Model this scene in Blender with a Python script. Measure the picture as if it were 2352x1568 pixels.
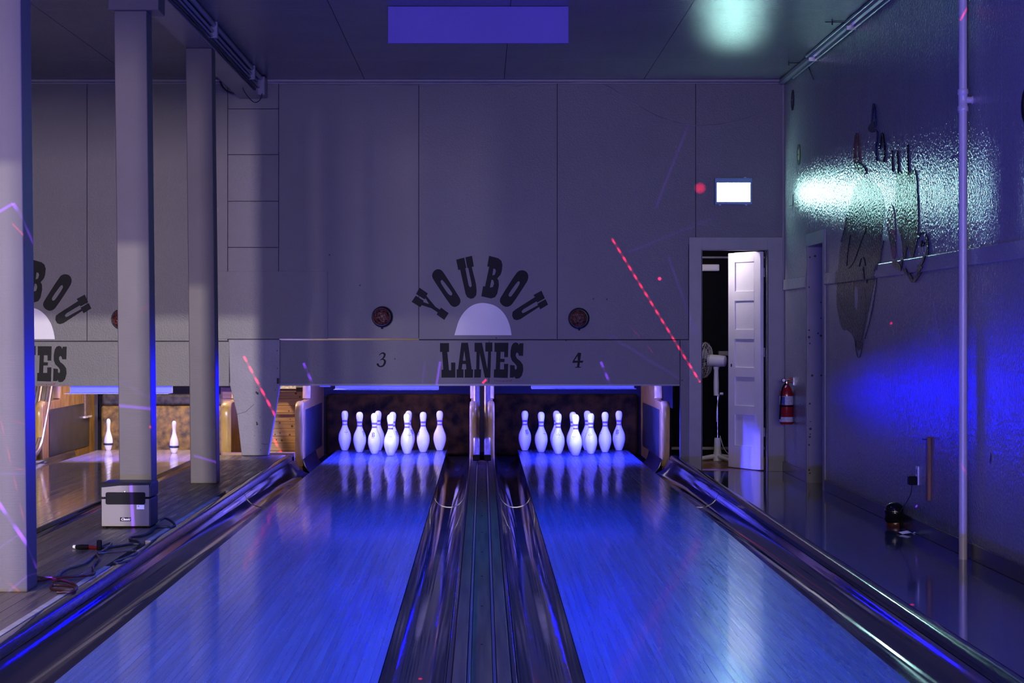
import bpy, bmesh, math, random
from mathutils import Vector, Matrix
from mathutils.geometry import tessellate_polygon

random.seed(7)
scene = bpy.context.scene
COL = scene.collection
for o in list(bpy.data.objects):
    bpy.data.objects.remove(o)

# ---------------------------------------------------------------- measures
# one-point perspective: focal length in pixels, eye height above the lanes, vanishing point
F, H, VX, VY = 4500.0, 1.145, 1108.0, 759.0
DW = F / 262.5                      # distance of the back wall
def PX(px, D): return (px - VX) * D / F
def PZ(py, D): return H - (py - VY) * D / F
def DG(py, z): return F * (H - z) / (py - VY)
XW = PX(1800, DW)                   # right wall
def DR(px, x=None): return F * (XW if x is None else x) / (px - VX)
ZC, ZF, ZP = 3.34, -0.085, 0.05     # ceiling, side floor, wooden platform
CAMY = 0.0

# ---------------------------------------------------------------- camera
cd = bpy.data.cameras.new('camera')
cam = bpy.data.objects.new('camera', cd); COL.objects.link(cam)
cam.location = (0, 0, H); cam.rotation_euler = (math.pi / 2, 0, 0)
cd.sensor_width = 36.0; cd.lens = F / 2352 * 36.0
cd.shift_x = (1176 - VX) / 2352.0
cd.shift_y = -(784 - VY) / 2352.0
cd.clip_start = 0.05; cd.clip_end = 100
scene.camera = cam

# ---------------------------------------------------------------- world, exposure
w = bpy.data.worlds.new('world'); scene.world = w; w.use_nodes = True
bg = w.node_tree.nodes['Background']
bg.inputs[0].default_value = (0.30, 0.24, 0.62, 1); bg.inputs[1].default_value = 0.055
vs = scene.view_settings
vs.view_transform = 'Standard'; vs.look = 'None'; vs.exposure = 0.0; vs.gamma = 1.0
vs.use_curve_mapping = False
try:
    scene.cycles.use_denoising = True
    scene.cycles.max_bounces = 8
    scene.cycles.sample_clamp_indirect = 6.0
except Exception:
    pass

# ---------------------------------------------------------------- lamps
def area(name, loc, aim, sx, sy, col, power, spread=180):
    l = bpy.data.lights.new(name, 'AREA'); l.shape = 'RECTANGLE'; l.size = sx; l.size_y = sy
    l.color = col; l.energy = power; l.spread = math.radians(spread)
    o = bpy.data.objects.new(name, l); COL.objects.link(o); o.location = loc
    d = Vector(aim) - Vector(loc); o.rotation_euler = d.to_track_quat('-Z', 'Y').to_euler()
    return o
# fluorescent lamp far back in the concourse, low under its ceiling (cut by the header and the column row)
area('concourse_fluorescent_lamp', (-3.3, -13.0, 3.24), (-3.0, 8, 1.4), 0.8, 0.06, (1.0, 0.92, 0.84), 3400)
# dimmer pinkish lamp below it
area('seat_wall_lamp', (-3.4, -12.6, 2.15), (-3.0, 8, 1.6), 1.0, 0.4, (1.0, 0.80, 1.0), 2200)
# added dim violet fill light from behind the camera
area('front_fill_lamp', (0.6, -4.2, 1.75), (0.0, 10, 1.5), 3.4, 1.0, (0.82, 0.70, 0.86), 500)
# added blue fill from low down, brightening the ceiling and walls
area('blue_fill_lamp', (0.0, 4.4, 0.03), (0.0, 9.4, 7.5), 2.4, 0.06, (0.06, 0.06, 1.0), 560)
# blue flood lamps hung under the ceiling above lanes 3 and 4, in front of the valance
for y_ in (5.4, 7.6, 9.8, 11.8):
    area('blue_flood_lamp', (0.0, y_, 3.24), (0.0, y_ + .1, 0), 1.1, 0.4, (0.008, 0.085, 1.0), 82, 75)
# added warm-white fill above lanes 1 and 2 (outside the frame)
area('left_lane_fill_lamp', (-3.1, 6.0, 3.25), (-3.1, 6.3, 0), 1.2, 0.2, (1.0, 0.88, 0.85), 80, 130)
# warm bulb in the pin-setting pit behind the wall
def bulb(name, loc, col, power, r=0.04):
    l = bpy.data.lights.new(name, 'POINT'); l.color = col; l.energy = power; l.shadow_soft_size = r
    o = bpy.data.objects.new(name, l); COL.objects.link(o); o.location = loc; return o
bulb('pit_bulb', (-2.75, 18.3, 1.75), (1.0, 0.74, 0.42), 150, 0.08)
bulb('back_room_bulb', (1.90, 17.42, 1.95), (1.0, 0.88, 0.95), 17.0, 0.06)

# laser projector hung above the approach: dotted red and violet lines and dots
LP = Vector((0.25, 0.6, 2.25))
def laser(name, col, power, items):
    l = bpy.data.lights.new(name, 'POINT'); l.color = (1, 1, 1); l.energy = power; l.shadow_soft_size = 0.0
    l.use_nodes = True
    nt = l.node_tree; N = nt.nodes; L = nt.links
    em = [n for n in N if n.type == 'EMISSION'][0]
    tc = N.new('ShaderNodeTexCoord')
    def m(op, a, b=None, c=None):
        n = N.new('ShaderNodeMath'); n.operation = op
        for i, v in enumerate((a, b, c)):
            if v is None: continue
            if isinstance(v, (int, float)): n.inputs[i].default_value = v
            else: L.new(v, n.inputs[i])
        return n.outputs[0]
    nv = N.new('ShaderNodeVectorMath'); nv.operation = 'NORMALIZE'
    L.new(tc.outputs['Normal'], nv.inputs[0])
    d = nv.outputs[0]
    def dot(v):
        n = N.new('ShaderNodeVectorMath'); n.operation = 'DOT_PRODUCT'
        L.new(d, n.inputs[0]); n.inputs[1].default_value = v
        return n.outputs['Value']
    total = None
    for it in items:
        a = (Vector(it[0]) - LP).normalized(); b = (Vector(it[1]) - LP).normalized()
        amp, wid, freq = it[2], it[3], it[4]
        if amp < 0.5: amp *= 0.4
        if (a - b).length < 1e-5:           # a dot
            t = m('SUBTRACT', dot(a), math.cos(wid))
            v = m('MULTIPLY', m('MAXIMUM', m('DIVIDE', t, 1 - math.cos(wid)), 0.0), amp)
        else:
            n = a.cross(b).normalized(); mid = (a + b).normalized(); e = n.cross(mid).normalized()
            s = m('ABSOLUTE', dot(n))
            u = m('MAXIMUM', m('SUBTRACT', 1.0, m('POWER', m('DIVIDE', s, wid), 2.0)), 0.0)
            te = dot(e); half = abs(b.dot(e))
            r = m('LESS_THAN', m('ABSOLUTE', te), half)
            f = m('GREATER_THAN', dot(mid), 0.0)
            v = m('MULTIPLY', m('MULTIPLY', u, r), m('MULTIPLY', f, amp))
            if freq:
                q = m('SINE', m('MULTIPLY', te, freq)); q = m('MAXIMUM', m('MULTIPLY_ADD', q, 0.6, 0.5), 0.1)
                v = m('MULTIPLY', v, q)
        total = v if total is None else m('ADD', total, v)
    em.inputs['Color'].default_value = (*col, 1)
    L.new(total, em.inputs['Strength'])
    o = bpy.data.objects.new(name, l); COL.objects.link(o); o.location = LP
    return o
def WP(px, py, D=DW): return (PX(px, D), D, PZ(py, D))
def RWP(px, py): D = DR(px); return (XW, D, PZ(py, D))
C1, C2, C3 = 8.2, 11.3, 14.04       # distances of the three columns
red = [
    (WP(1405, 547), WP(1608, 878), 1.0, 0.0007, 1150),
    (WP(560, 818), WP(667, 1021), 1.3, 0.00075, 950),
    (WP(1515, 640), WP(1515, 640), 3.0, 0.0010, 0),
    (WP(1608, 432), WP(1608, 432), 0.5, 0.0032, 0),
    (RWP(2047, 742), RWP(2047, 742), 2.2, 0.0007, 0),
    (WP(2095, 1388, DG(1388, ZF)), WP(2095, 1388, DG(1388, ZF)), 2.0, 0.0012, 0),
    (WP(972, 1528, 6.7), WP(972, 1528, 6.7), 5.0, 0.0012, 0),
    (WP(346, 980, C2), WP(346, 980, C2), 0.8, 0.0010, 0),
    (WP(28, 513, C1), WP(58, 544, C1), 0.40, 0.0006, 0),
    (WP(2, 965, C1), WP(62, 1225, C1), 0.22, 0.0006, 420),
    (WP(0, 1068, C1), WP(60, 1080, C1), 0.12, 0.0006, 500),
    (WP(0, 955, C1), WP(60, 975, C1), 0.14, 0.0006, 500),
    (WP(0, 1322, C1), WP(46, 1360, C1), 0.3, 0.0006, 400),
    (WP(1108, 880), WP(1117, 871), 0.9, 0.0007, 0),
    (WP(2140, 1000, 11.4), WP(2222, 1100, 10.7), 0.12, 0.0006, 600),
    (WP(2205, 50, 10.6), WP(2222, 20, 10.6), 0.35, 0.0007, 0),
    (WP(455, 885, C3), WP(503, 850, C3), 0.16, 0.0006, 500),
    (WP(290, 735, C2), WP(345, 700, C2), 0.16, 0.0006, 500),
    (WP(1500, 810), WP(1440, 740), 0.10, 0.0006, 500),
]
vio = [
    (WP(697, 833), WP(719, 884), 0.8, 0.0009, 900),
    (WP(1380, 830), WP(1402, 884), 0.7, 0.0009, 900),
    (WP(1011, 830), WP(1003, 882), 0.5, 0.0008, 0),
    (WP(975, 835), WP(971, 880), 0.2, 0.0008, 0),
    (WP(-20, 1130, C1), WP(90, 1290, C1), 1.3, 0.0012, 330),
    (WP(-20, 497, C1), WP(30, 467, C1), 0.6, 0.0010, 0),
    (WP(30, 467, C1), WP(90, 560, C1), 0.9, 0.0012, 330),
    (WP(15, 1362, C1), WP(90, 1300, C1), 0.45, 0.0007, 0),
    (WP(-5, 1260, C1), WP(62, 1215, C1), 0.3, 0.0006, 0),
    (WP(-5, 1087, C1), WP(62, 1087, C1), 0.2, 0.0009, 0),
    (WP(270, 931, C2), WP(352, 939, C2), 0.6, 0.0011, 0),
    (WP(270, 870, C2), WP(345, 915, C2), 0.18, 0.0010, 0),
    (WP(445, 1046, C3), WP(520, 1068, C3), 0.6, 0.0008, 0),
    (WP(300, 1112, 10.9), WP(306, 1235, 10.9), 0.8, 0.0011, 0),
    (RWP(2143, 690), RWP(2168, 850), 0.35, 0.0006, 0),
    (RWP(2105, 1162), RWP(2105, 1162), 3.0, 0.0007, 0),
    (WP(1535, 590), WP(1600, 770), 0.16, 0.0008, 0),
    (WP(1580, 290), WP(1505, 480), 0.16, 0.0008, 0),
    (WP(1440, 580), WP(1640, 500), 0.12, 0.0008, 0),
    (WP(1400, 770), WP(1560, 870), 0.13, 0.0010, 0),
    (WP(90, 1320, 8.7), WP(160, 1350, 8.6), 0.8, 0.0010, 0),
]
laser('red_laser_lamp', (1.0, 0.01, 0.07), 52000, red)
laser('violet_laser_lamp', (0.22, 0.04, 1.0), 40000, vio)

# ---------------------------------------------------------------- materials
MATS = {}
def mat(name, col, rough=0.5, metal=0.0, spec=0.5, bump=None, var=None, rnd=0.0, coat=0.0,
        emit=None, crough=0.12, stretch=(1, 1, 1), col2=None, trans=0.0, ior=1.45, rvar=None):
    if name in MATS: return MATS[name]
    m = bpy.data.materials.new(name); m.use_nodes = True; MATS[name] = m
    nt = m.node_tree; N = nt.nodes; L = nt.links
    p = N['Principled BSDF']
    p.inputs['Base Color'].default_value = (*col, 1); p.inputs['Roughness'].default_value = rough
    p.inputs['Metallic'].default_value = metal; p.inputs['Specular IOR Level'].default_value = spec
    p.inputs['Coat Weight'].default_value = coat; p.inputs['Coat Roughness'].default_value = crough
    p.inputs['IOR'].default_value = ior; p.inputs['Transmission Weight'].default_value = trans
    if emit:
        p.inputs['Emission Color'].default_value = (*emit[0], 1); p.inputs['Emission Strength'].default_value = emit[1]
    if bump or var or rnd or rvar:
        tc = N.new('ShaderNodeTexCoord'); mp = N.new('ShaderNodeMapping')
        mp.inputs['Scale'].default_value = stretch
        L.new(tc.outputs['Object'], mp.inputs['Vector'])
        vec = mp.outputs[0]
        if rnd:
            oi = N.new('ShaderNodeObjectInfo')
            va = N.new('ShaderNodeVectorMath'); va.operation = 'MULTIPLY_ADD'
            cb = N.new('ShaderNodeCombineXYZ')
            for i in range(3): L.new(oi.outputs['Random'], cb.inputs[i])
            L.new(cb.outputs[0], va.inputs[0]); va.inputs[1].default_value = (37, 53, 71); L.new(vec, va.inputs[2])
            vec = va.outputs[0]
        out = None
        if var:
            nz = N.new('ShaderNodeTexNoise'); nz.inputs['Scale'].default_value = var[1]
            nz.inputs['Detail'].default_value = var[2] if len(var) > 2 else 5.0
            L.new(vec, nz.inputs['Vector'])
            rp = N.new('ShaderNodeValToRGB')
            c2 = col2 or tuple(min(1, c * (1 + var[0])) for c in col)
            c1 = tuple(c * (1 - var[0]) for c in col) if not col2 else col
            rp.color_ramp.elements[0].color = (*c1, 1); rp.color_ramp.elements[0].position = 0.35
            rp.color_ramp.elements[1].color = (*c2, 1); rp.color_ramp.elements[1].position = 0.65
            L.new(nz.outputs['Fac'], rp.inputs['Fac']); out = rp.outputs['Color']
        if rnd:
            mr = N.new('ShaderNodeMapRange'); mr.inputs['To Min'].default_value = 1 - rnd; mr.inputs['To Max'].default_value = 1 + rnd
            L.new(oi.outputs['Random'], mr.inputs['Value'])
            vm = N.new('ShaderNodeVectorMath'); vm.operation = 'SCALE'
            if out is not None: L.new(out, vm.inputs[0])
            else: vm.inputs[0].default_value = col
            L.new(mr.outputs[0], vm.inputs['Scale']); out = vm.outputs[0]
        if out is not None: L.new(out, p.inputs['Base Color'])
        if rvar:
            n3 = N.new('ShaderNodeTexNoise'); n3.inputs['Scale'].default_value = rvar[2]; n3.inputs['Detail'].default_value = 4
            L.new(vec, n3.inputs['Vector'])
            r3 = N.new('ShaderNodeMapRange'); r3.inputs['From Min'].default_value = 0.3; r3.inputs['From Max'].default_value = 0.7
            r3.inputs['To Min'].default_value = rvar[0]; r3.inputs['To Max'].default_value = rvar[1]
            L.new(n3.outputs['Fac'], r3.inputs['Value']); L.new(r3.outputs[0], p.inputs['Roughness'])
        if bump:
            n2 = N.new('ShaderNodeTexNoise'); n2.inputs['Scale'].default_value = bump[0]
            n2.inputs['Detail'].default_value = bump[2] if len(bump) > 2 else 2.0
            mp2 = N.new('ShaderNodeMapping'); L.new(tc.outputs['Object'], mp2.inputs['Vector'])
            if len(bump) > 3: mp2.inputs['Scale'].default_value = bump[3]
            L.new(mp2.outputs[0], n2.inputs['Vector'])
            b = N.new('ShaderNodeBump'); b.inputs['Strength'].default_value = bump[1]; b.inputs['Distance'].default_value = 0.01
            L.new(n2.outputs['Fac'], b.inputs['Height']); L.new(b.outputs[0], p.inputs['Normal'])
    return m

M_WALL = mat('grey_wall_paint', (0.116, 0.113, 0.118), 0.42, bump=(95, 0.16, 3), var=(0.05, 1.7))
M_RWALL = mat('glossy_grey_wall_paint', (0.215, 0.21, 0.22), 0.15, spec=0.42, bump=(52, 0.6, 2), var=(0.05, 1.3))
M_CEIL = mat('ceiling_paint', (0.145, 0.142, 0.155), 0.22, bump=(110, 0.22, 2), var=(0.05, 1.5))
M_TRIM = mat('trim_paint', (0.22, 0.21, 0.22), 0.35, bump=(30, 0.05), var=(0.06, 6))
M_GAP = mat('panel_joint', (0.03, 0.03, 0.035), 0.8)
M_COLUMN = mat('column_cover', (0.096, 0.087, 0.078), 0.4, spec=0.2, bump=(14, 0.05, 4, (1, 1, 22)), var=(0.06, 3))
M_WHITE = mat('white_paint', (0.86, 0.85, 0.86), 0.45, bump=(40, 0.06), var=(0.03, 5))
M_DOOR = mat('door_paint', (0.80, 0.78, 0.80), 0.35, bump=(25, 0.05), var=(0.04, 4))
M_BLACKP = mat('black_letter_paint', (0.004, 0.004, 0.006), 0.5, spec=0.15, bump=(60, 0.08))
M_BLACK = mat('black_plastic', (0.008, 0.008, 0.009), 0.45, spec=0.05)
M_BLACKG = mat('black_gloss', (0.008, 0.008, 0.01), 0.08)
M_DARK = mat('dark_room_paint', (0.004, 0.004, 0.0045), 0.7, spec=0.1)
M_LANE = mat('blue_tinted_lane_board', (0.05, 0.085, 0.17), 0.22, spec=0.13, coat=0.55, crough=0.075, var=(0.16, 2.2, 6), rnd=0.10, stretch=(28, 0.55, 28),
             rvar=(0.26, 0.29, 1.4))  # blue of the lighting is put into the maple's base colour
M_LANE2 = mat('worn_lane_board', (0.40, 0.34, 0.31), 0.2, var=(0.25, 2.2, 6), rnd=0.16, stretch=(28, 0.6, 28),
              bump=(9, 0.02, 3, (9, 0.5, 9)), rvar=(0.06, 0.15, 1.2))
M_PLAT = mat('dark_floor_board', (0.11, 0.08, 0.055), 0.35, spec=0.3, var=(0.35, 2.0, 6), rnd=0.22, stretch=(22, 1.3, 22),
             bump=(12, 0.10, 3, (9, 0.6, 9)), rvar=(0.25, 0.5, 2.0))
M_PALE = mat('worn_pale_edge', (0.33, 0.29, 0.24), 0.45, var=(0.25, 8))
M_GUTTER = mat('dark_gutter_shell', (0.022, 0.016, 0.016), 0.08, spec=0.7, bump=(5, 0.02, 3, (4, 1.0, 4)), rvar=(0.05, 0.10, 2.5))
M_CAPWOOD = mat('division_wood', (0.075, 0.040, 0.012), 0.45, spec=0.12, var=(0.3, 2, 5), stretch=(20, 0.8, 20))
M_STEEL = mat('dull_steel_strip', (0.30, 0.31, 0.34), 0.28, metal=1.0)
M_RAIL = mat('black_lacquer_rail', (0.012, 0.011, 0.012), 0.13, bump=(14, 0.05, 3, (4, 1, 4)))
M_FLOOR = mat('waxed_floor_tile', (0.085, 0.08, 0.085), 0.075, var=(0.10, 2.5), bump=(3.0, 0.012, 2))
M_PIN = mat('pin_white', (0.86, 0.86, 0.88), 0.22, var=(0.03, 12), coat=0.3)
M_STRIPE = mat('pin_violet_stripe', (0.20, 0.12, 0.50), 0.3)
M_PINMARK = mat('pin_print', (0.05, 0.04, 0.16), 0.4)
M_PINBASE = mat('pin_base_ring', (0.02, 0.02, 0.03), 0.4)
M_BAND = mat('pin_rubber_band', (0.02, 0.03, 0.035), 0.5)
M_CREAM = mat('varnished_end_wood', (0.50, 0.33, 0.07), 0.25, var=(0.2, 2.5, 5), stretch=(10, 10, 2), coat=0.1)
M_KICK = mat('kickback_wood', (0.28, 0.16, 0.03), 0.45, spec=0.15, var=(0.3, 3, 5), stretch=(6, 6, 2))
M_PLATE = mat('kick_plate_steel', (0.05, 0.055, 0.05), 0.3, spec=0.3, metal=0.5, var=(0.3, 6))
M_CUSHION = mat('worn_pit_cushion', (0.004, 0.003, 0.001), 0.8, spec=0.04, var=(0.5, 9, 6), col2=(0.040, 0.020, 0.0025), bump=(20, 0.3, 4))
M_CUSHION2 = mat('yellow_worn_cushion', (0.05, 0.035, 0.015), 0.6, var=(0.5, 14, 6), col2=(0.27, 0.16, 0.03), bump=(20, 0.3, 4))
M_CUSHTOP = mat('dark_cushion_top', (0.02, 0.02, 0.02), 0.6, var=(0.5, 20, 5), col2=(0.07, 0.065, 0.055), bump=(20, 0.3, 4))
M_PLANK = mat('knotty_pine_plank', (0.42, 0.24, 0.11), 0.45, var=(0.22, 1.6, 6), rnd=0.14, stretch=(1.2, 6, 22))
M_KNOT = mat('pine_knot', (0.10, 0.045, 0.02), 0.5)
M_RAILM = mat('polished_ball_rail', (0.52, 0.44, 0.33), 0.25, metal=0.85, var=(0.15, 6), stretch=(6, 6, 1.5))
M_EXITF = mat('exit_sign_housing', (0.16, 0.30, 0.42), 0.4)
M_EXIT = mat('exit_sign_light', (0.8, 1.0, 1.0), 0.4, emit=((0.50, 1.0, 0.93), 58.0))
M_UV = mat('uv_tube_glass', (0.2, 0.2, 0.9), 0.3, emit=((0.040, 0.044, 1.0), 2600.0))
M_UV2 = mat('uv_tube_glass_weak', (0.2, 0.2, 0.9), 0.3, emit=((0.09, 0.07, 1.0), 420.0))
M_LENS = mat('red_lens_glass', (0.075, 0.012, 0.010), 0.2, spec=0.4, var=(0.8, 40, 4), bump=(60, 1.0, 3))
M_LENSRIM = mat('lens_rim_metal', (0.5, 0.46, 0.5), 0.25, metal=0.9)
M_CHROME = mat('chrome', (0.7, 0.7, 0.72), 0.15, metal=1.0)
M_RED = mat('extinguisher_red', (0.28, 0.012, 0.012), 0.2, coat=0.4)
M_LABEL = mat('paper_label', (0.5, 0.5, 0.52), 0.5, var=(0.2, 90))
M_LABELB = mat('label_blue_print', (0.06, 0.07, 0.30), 0.5)
M_SILVER = mat('brushed_heater_front', (0.12, 0.112, 0.108), 0.45, spec=0.3, metal=0.35, bump=(6, 0.04, 2, (80, 1, 1)))
M_HEATER = mat('heater_cabinet', (0.03, 0.028, 0.03), 0.4, spec=0.2)
M_RAILT = mat('chair_rail_paint', (0.24, 0.235, 0.245), 0.2, spec=0.5, bump=(52, 0.4, 2))
M_STICK = mat('raw_lath_wood', (0.20, 0.085, 0.03), 0.5, var=(0.35, 5, 5), stretch=(8, 8, 1))
M_BASE = mat('dark_vinyl_baseboard', (0.028, 0.026, 0.028), 0.25)
M_PIPE = mat('painted_pipe', (0.42, 0.38, 0.38), 0.3, var=(0.05, 4))
M_SIGN = mat('red_signature_ink', (0.25, 0.02, 0.02), 0.6)
M_GREEN = mat('mural_green', (0.003, 0.036, 0.024), 0.16, var=(0.4, 7, 4), spec=0.08, bump=(52, 0.6, 2), stretch=(3, 3, 1))
M_MDARK = mat('mural_dark_violet', (0.012, 0.011, 0.022), 0.16, var=(0.3, 9), spec=0.08, bump=(52, 0.6, 2))
M_MBLACK = mat('mural_black', (0.003, 0.005, 0.005), 0.16, spec=0.08, bump=(52, 0.6, 2))
M_MBROWN = mat('mural_brown', (0.030, 0.022, 0.018), 0.16, spec=0.08, bump=(52, 0.6, 2))
M_MRED = mat('mural_faded_red', (0.13, 0.03, 0.055), 0.16, var=(0.2, 7), spec=0.08, bump=(52, 0.6, 2))
M_MWHITE = mat('mural_pale', (0.24, 0.23, 0.26), 0.16, spec=0.08, bump=(52, 0.6, 2))
M_MORANGE = mat('mural_orange', (0.12, 0.04, 0.018), 0.16, spec=0.08, bump=(52, 0.6, 2))
M_MBLUE = mat('mural_blue', (0.006, 0.018, 0.045), 0.16, spec=0.08, bump=(52, 0.6, 2))
M_CORD = mat('dark_red_cord', (0.05, 0.015, 0.014), 0.35)
M_CORDG = mat('grey_cord', (0.06, 0.055, 0.07), 0.35)
M_PLUGRED = mat('red_plug', (0.20, 0.015, 0.01), 0.35)
M_FAN = mat('fan_white_plastic', (0.62, 0.62, 0.66), 0.35)
M_FANW = mat('fan_guard_wire', (0.45, 0.43, 0.42), 0.35)
M_VINYL = mat('vinyl_disc', (0.006, 0.006, 0.007), 0.4, spec=0.15)
M_VLABEL = mat('disc_label', (0.28, 0.25, 0.12), 0.5)
M_WOODFL = mat('back_room_floor_board', (0.20, 0.10, 0.04), 0.3, var=(0.3, 2, 5), rnd=0.2, stretch=(2, 18, 18))
M_CABLE = mat('dark_cable', (0.02, 0.02, 0.03), 0.5)
M_PAINTC = mat('painted_conduit', (0.17, 0.17, 0.2), 0.35)
M_CHIP = mat('bare_plaster_chip', (0.05, 0.04, 0.035), 0.8)
M_PILLAR = mat('stucco_pillar_paint', (0.27, 0.265, 0.28), 0.5, bump=(55, 0.5, 4), var=(0.08, 3))
M_PEEL = mat('peeling_white_paint', (0.62, 0.58, 0.52), 0.6, var=(0.4, 30), bump=(30, 0.3))
M_OLDWOOD = mat('old_brown_beam', (0.16, 0.10, 0.055), 0.5, var=(0.3, 4), stretch=(2, 8, 8))
M_BAY = mat('violet_tinted_board', (0.10, 0.065, 0.36), 0.5, var=(0.04, 3))  # violet light on the white board is put into its colour

# ---------------------------------------------------------------- mesh helpers
class MB:
    def __init__(s): s.v = []; s.f = []
    def add(s, vs, fs):
        k = len(s.v); s.v += [tuple(v) for v in vs]; s.f += [tuple(i + k for i in f) for f in fs]; return s
    def box(s, x0, x1, y0, y1, z0, z1):
        return s.add([(x0,y0,z0),(x1,y0,z0),(x1,y1,z0),(x0,y1,z0),(x0,y0,z1),(x1,y0,z1),(x1,y1,z1),(x0,y1,z1)],
                     [(0,3,2,1),(4,5,6,7),(0,1,5,4),(1,2,6,5),(2,3,7,6),(3,0,4,7)])
    def prism(s, poly, holes, fn, a0, a1):
        """poly/holes: 2D loops; fn(u, v, a) -> 3D point; capped between a0 and a1"""
        loops = [poly] + list(holes or [])
        tris = tessellate_polygon([[Vector((p[0], p[1], 0)) for p in lp] for lp in loops])
        flat = [p for lp in loops for p in lp]; n = len(flat)
        vs = [fn(p[0], p[1], a0) for p in flat] + [fn(p[0], p[1], a1) for p in flat]
        fs = [tuple(t) for t in tris] + [tuple(i + n for i in reversed(t)) for t in tris]
        k = 0
        for lp in loops:
            m_ = len(lp)
            for i in range(m_):
                j = (i + 1) % m_; fs.append((k + i, k + j, k + j + n, k + i + n))
            k += m_
        return s.add(vs, fs)
    def tube(s, pts, r, n=8, cap=True):
        pts = [Vector(p) for p in pts]; rings = []; up = None
        rr = r if isinstance(r, (list, tuple)) else [r] * len(pts)
        for i, p in enumerate(pts):
            t = (pts[min(i + 1, len(pts) - 1)] - pts[max(i - 1, 0)])
            t = t.normalized() if t.length > 1e-9 else Vector((0, 0, 1))
            if up is None:
                up = Vector((0, 0, 1)) if abs(t.z) < 0.9 else Vector((1, 0, 0))
            a = t.cross(up)
            if a.length < 1e-6: a = t.cross(Vector((0.3, 0.7, 0.2)))
            a.normalize(); b = a.cross(t).normalized(); up = b
            rings.append([p + (a * math.cos(2*math.pi*k/n) + b * math.sin(2*math.pi*k/n)) * rr[i] for k in range(n)])
        vs = [v for rg in rings for v in rg]; fs = []
        for i in range(len(rings) - 1):
            for k in range(n):
                q = (k + 1) % n
                fs.append((i*n + k, i*n + q, (i+1)*n + q, (i+1)*n + k))
        if cap:
            fs.append(tuple(range(n))[::-1]); fs.append(tuple((len(rings)-1)*n + k for k in range(n)))
        return s.add(vs, fs)
    def lathe(s, prof, n=24, origin=(0,0,0), axis='z', cap=True):
        O = Vector(origin); vs = []; fs = []
        for (r, h) in prof:
            for k in range(n):
                a = 2*math.pi*k/n; c, d = r*math.cos(a), r*math.sin(a)
                p = {'z': (c, d, h), 'x': (h, c, d), 'y': (d, h, c)}[axis] if isinstance(axis, str) else None
                if p is None:
                    ax, u, v = axis; p = u*c + v*d + ax*h
                vs.append(O + Vector(p))
        for i in range(len(prof) - 1):
            for k in range(n):
                q = (k + 1) % n; fs.append((i*n+k, i*n+q, (i+1)*n+q, (i+1)*n+k))
        if cap:
            if prof[0][0] > 1e-6: fs.append(tuple(range(n))[::-1])
            if prof[-1][0] > 1e-6: fs.append(tuple((len(prof)-1)*n + k for k in range(n)))
        return s.add(vs, fs)
    def mesh(s, name, bevel=0.0, smooth=None, seg=1):
        me = bpy.data.meshes.new(name); bm = bmesh.new()
        vv = [bm.verts.new(v) for v in s.v]
        for f in s.f:
            try: bm.faces.new([vv[i] for i in f])
            except ValueError: pass
        bmesh.ops.remove_doubles(bm, verts=bm.verts, dist=1e-6)
        bmesh.ops.recalc_face_normals(bm, faces=bm.faces)
        if bevel:
            ed = [e for e in bm.edges if len(e.link_faces) == 2 and e.calc_face_angle(0) > 0.6]
            bmesh.ops.bevel(bm, geom=ed, offset=bevel, segments=seg, affect='EDGES', profile=0.5)
        bm.to_mesh(me); bm.free()
        if smooth is not None:
            for p in me.polygons: p.use_smooth = True
            me.set_sharp_from_angle(angle=math.radians(smooth))
        return me
    def build(s, name, material, parent=None, bevel=0.0, smooth=None, seg=1):
        return place(name, s.mesh(name, bevel, smooth, seg), material, parent)

def place(name, me, material, parent=None):
    o = bpy.data.objects.new(name, me); COL.objects.link(o)
    if not me.materials: me.materials.append(material)
    if parent is not None:
        o.parent = parent
        o.matrix_parent_inverse = parent.matrix_basis.inverted()
    return o
def tag(o, label=None, cat=None, group=None, kind=None):
    if label: o['label'] = label
    if cat: o['category'] = cat
    if group: o['group'] = group
    if kind: o['kind'] = kind
    return o
def thing(name, label, cat, loc=(0, 0, 0), group=None):
    o = bpy.data.objects.new(name, None); COL.objects.link(o); o.location = loc
    o.empty_display_size = 0.1
    return tag(o, label, cat, group)
def struct(name, mb, material, **k):
    return tag(mb.build(name, material, **k), kind='structure')
def copy_tree(o, parent=None):
    c = o.copy(); COL.objects.link(c)
    if parent is not None:
        c.parent = parent; c.matrix_parent_inverse = o.matrix_parent_inverse.copy()
    for ch in list(o.children): copy_tree(ch, c)
    return c
def smoothline(pts, n=6):
    """Catmull-Rom through the points"""
    P = [Vector(p) for p in pts]; out = []
    for i in range(len(P) - 1):
        a = P[max(i-1, 0)]; b = P[i]; c = P[i+1]; d = P[min(i+2, len(P)-1)]
        for k in range(n):
            t = k / n
            out.append(0.5*((2*b) + (c-a)*t + (2*a-5*b+4*c-d)*t*t + (3*b-a-3*c+d)*t**3))
    out.append(P[-1]); return out
def chaikin(poly, it=1):
    for _ in range(it):
        out = []
        for i in range(len(poly)):
            a = poly[i]; b = poly[(i+1) % len(poly)]
            out.append((a[0]*.75+b[0]*.25, a[1]*.75+b[1]*.25)); out.append((a[0]*.25+b[0]*.75, a[1]*.25+b[1]*.75))
        poly = out
    return poly
def ribbon(pts, widths):
    """2D stroke -> closed outline"""
    n = len(pts); L_, R_ = [], []
    for i in range(n):
        a = Vector(pts[max(i-1, 0)]); b = Vector(pts[min(i+1, n-1)]); t = (b - a)
        t = t.normalized() if t.length > 1e-9 else Vector((1, 0))
        q = Vector((-t.y, t.x)); w_ = widths[i] if isinstance(widths, (list, tuple)) else widths
        p = Vector(pts[i]); L_.append(tuple(p + q*w_/2)); R_.append(tuple(p - q*w_/2))
    return L_ + R_[::-1]
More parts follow.
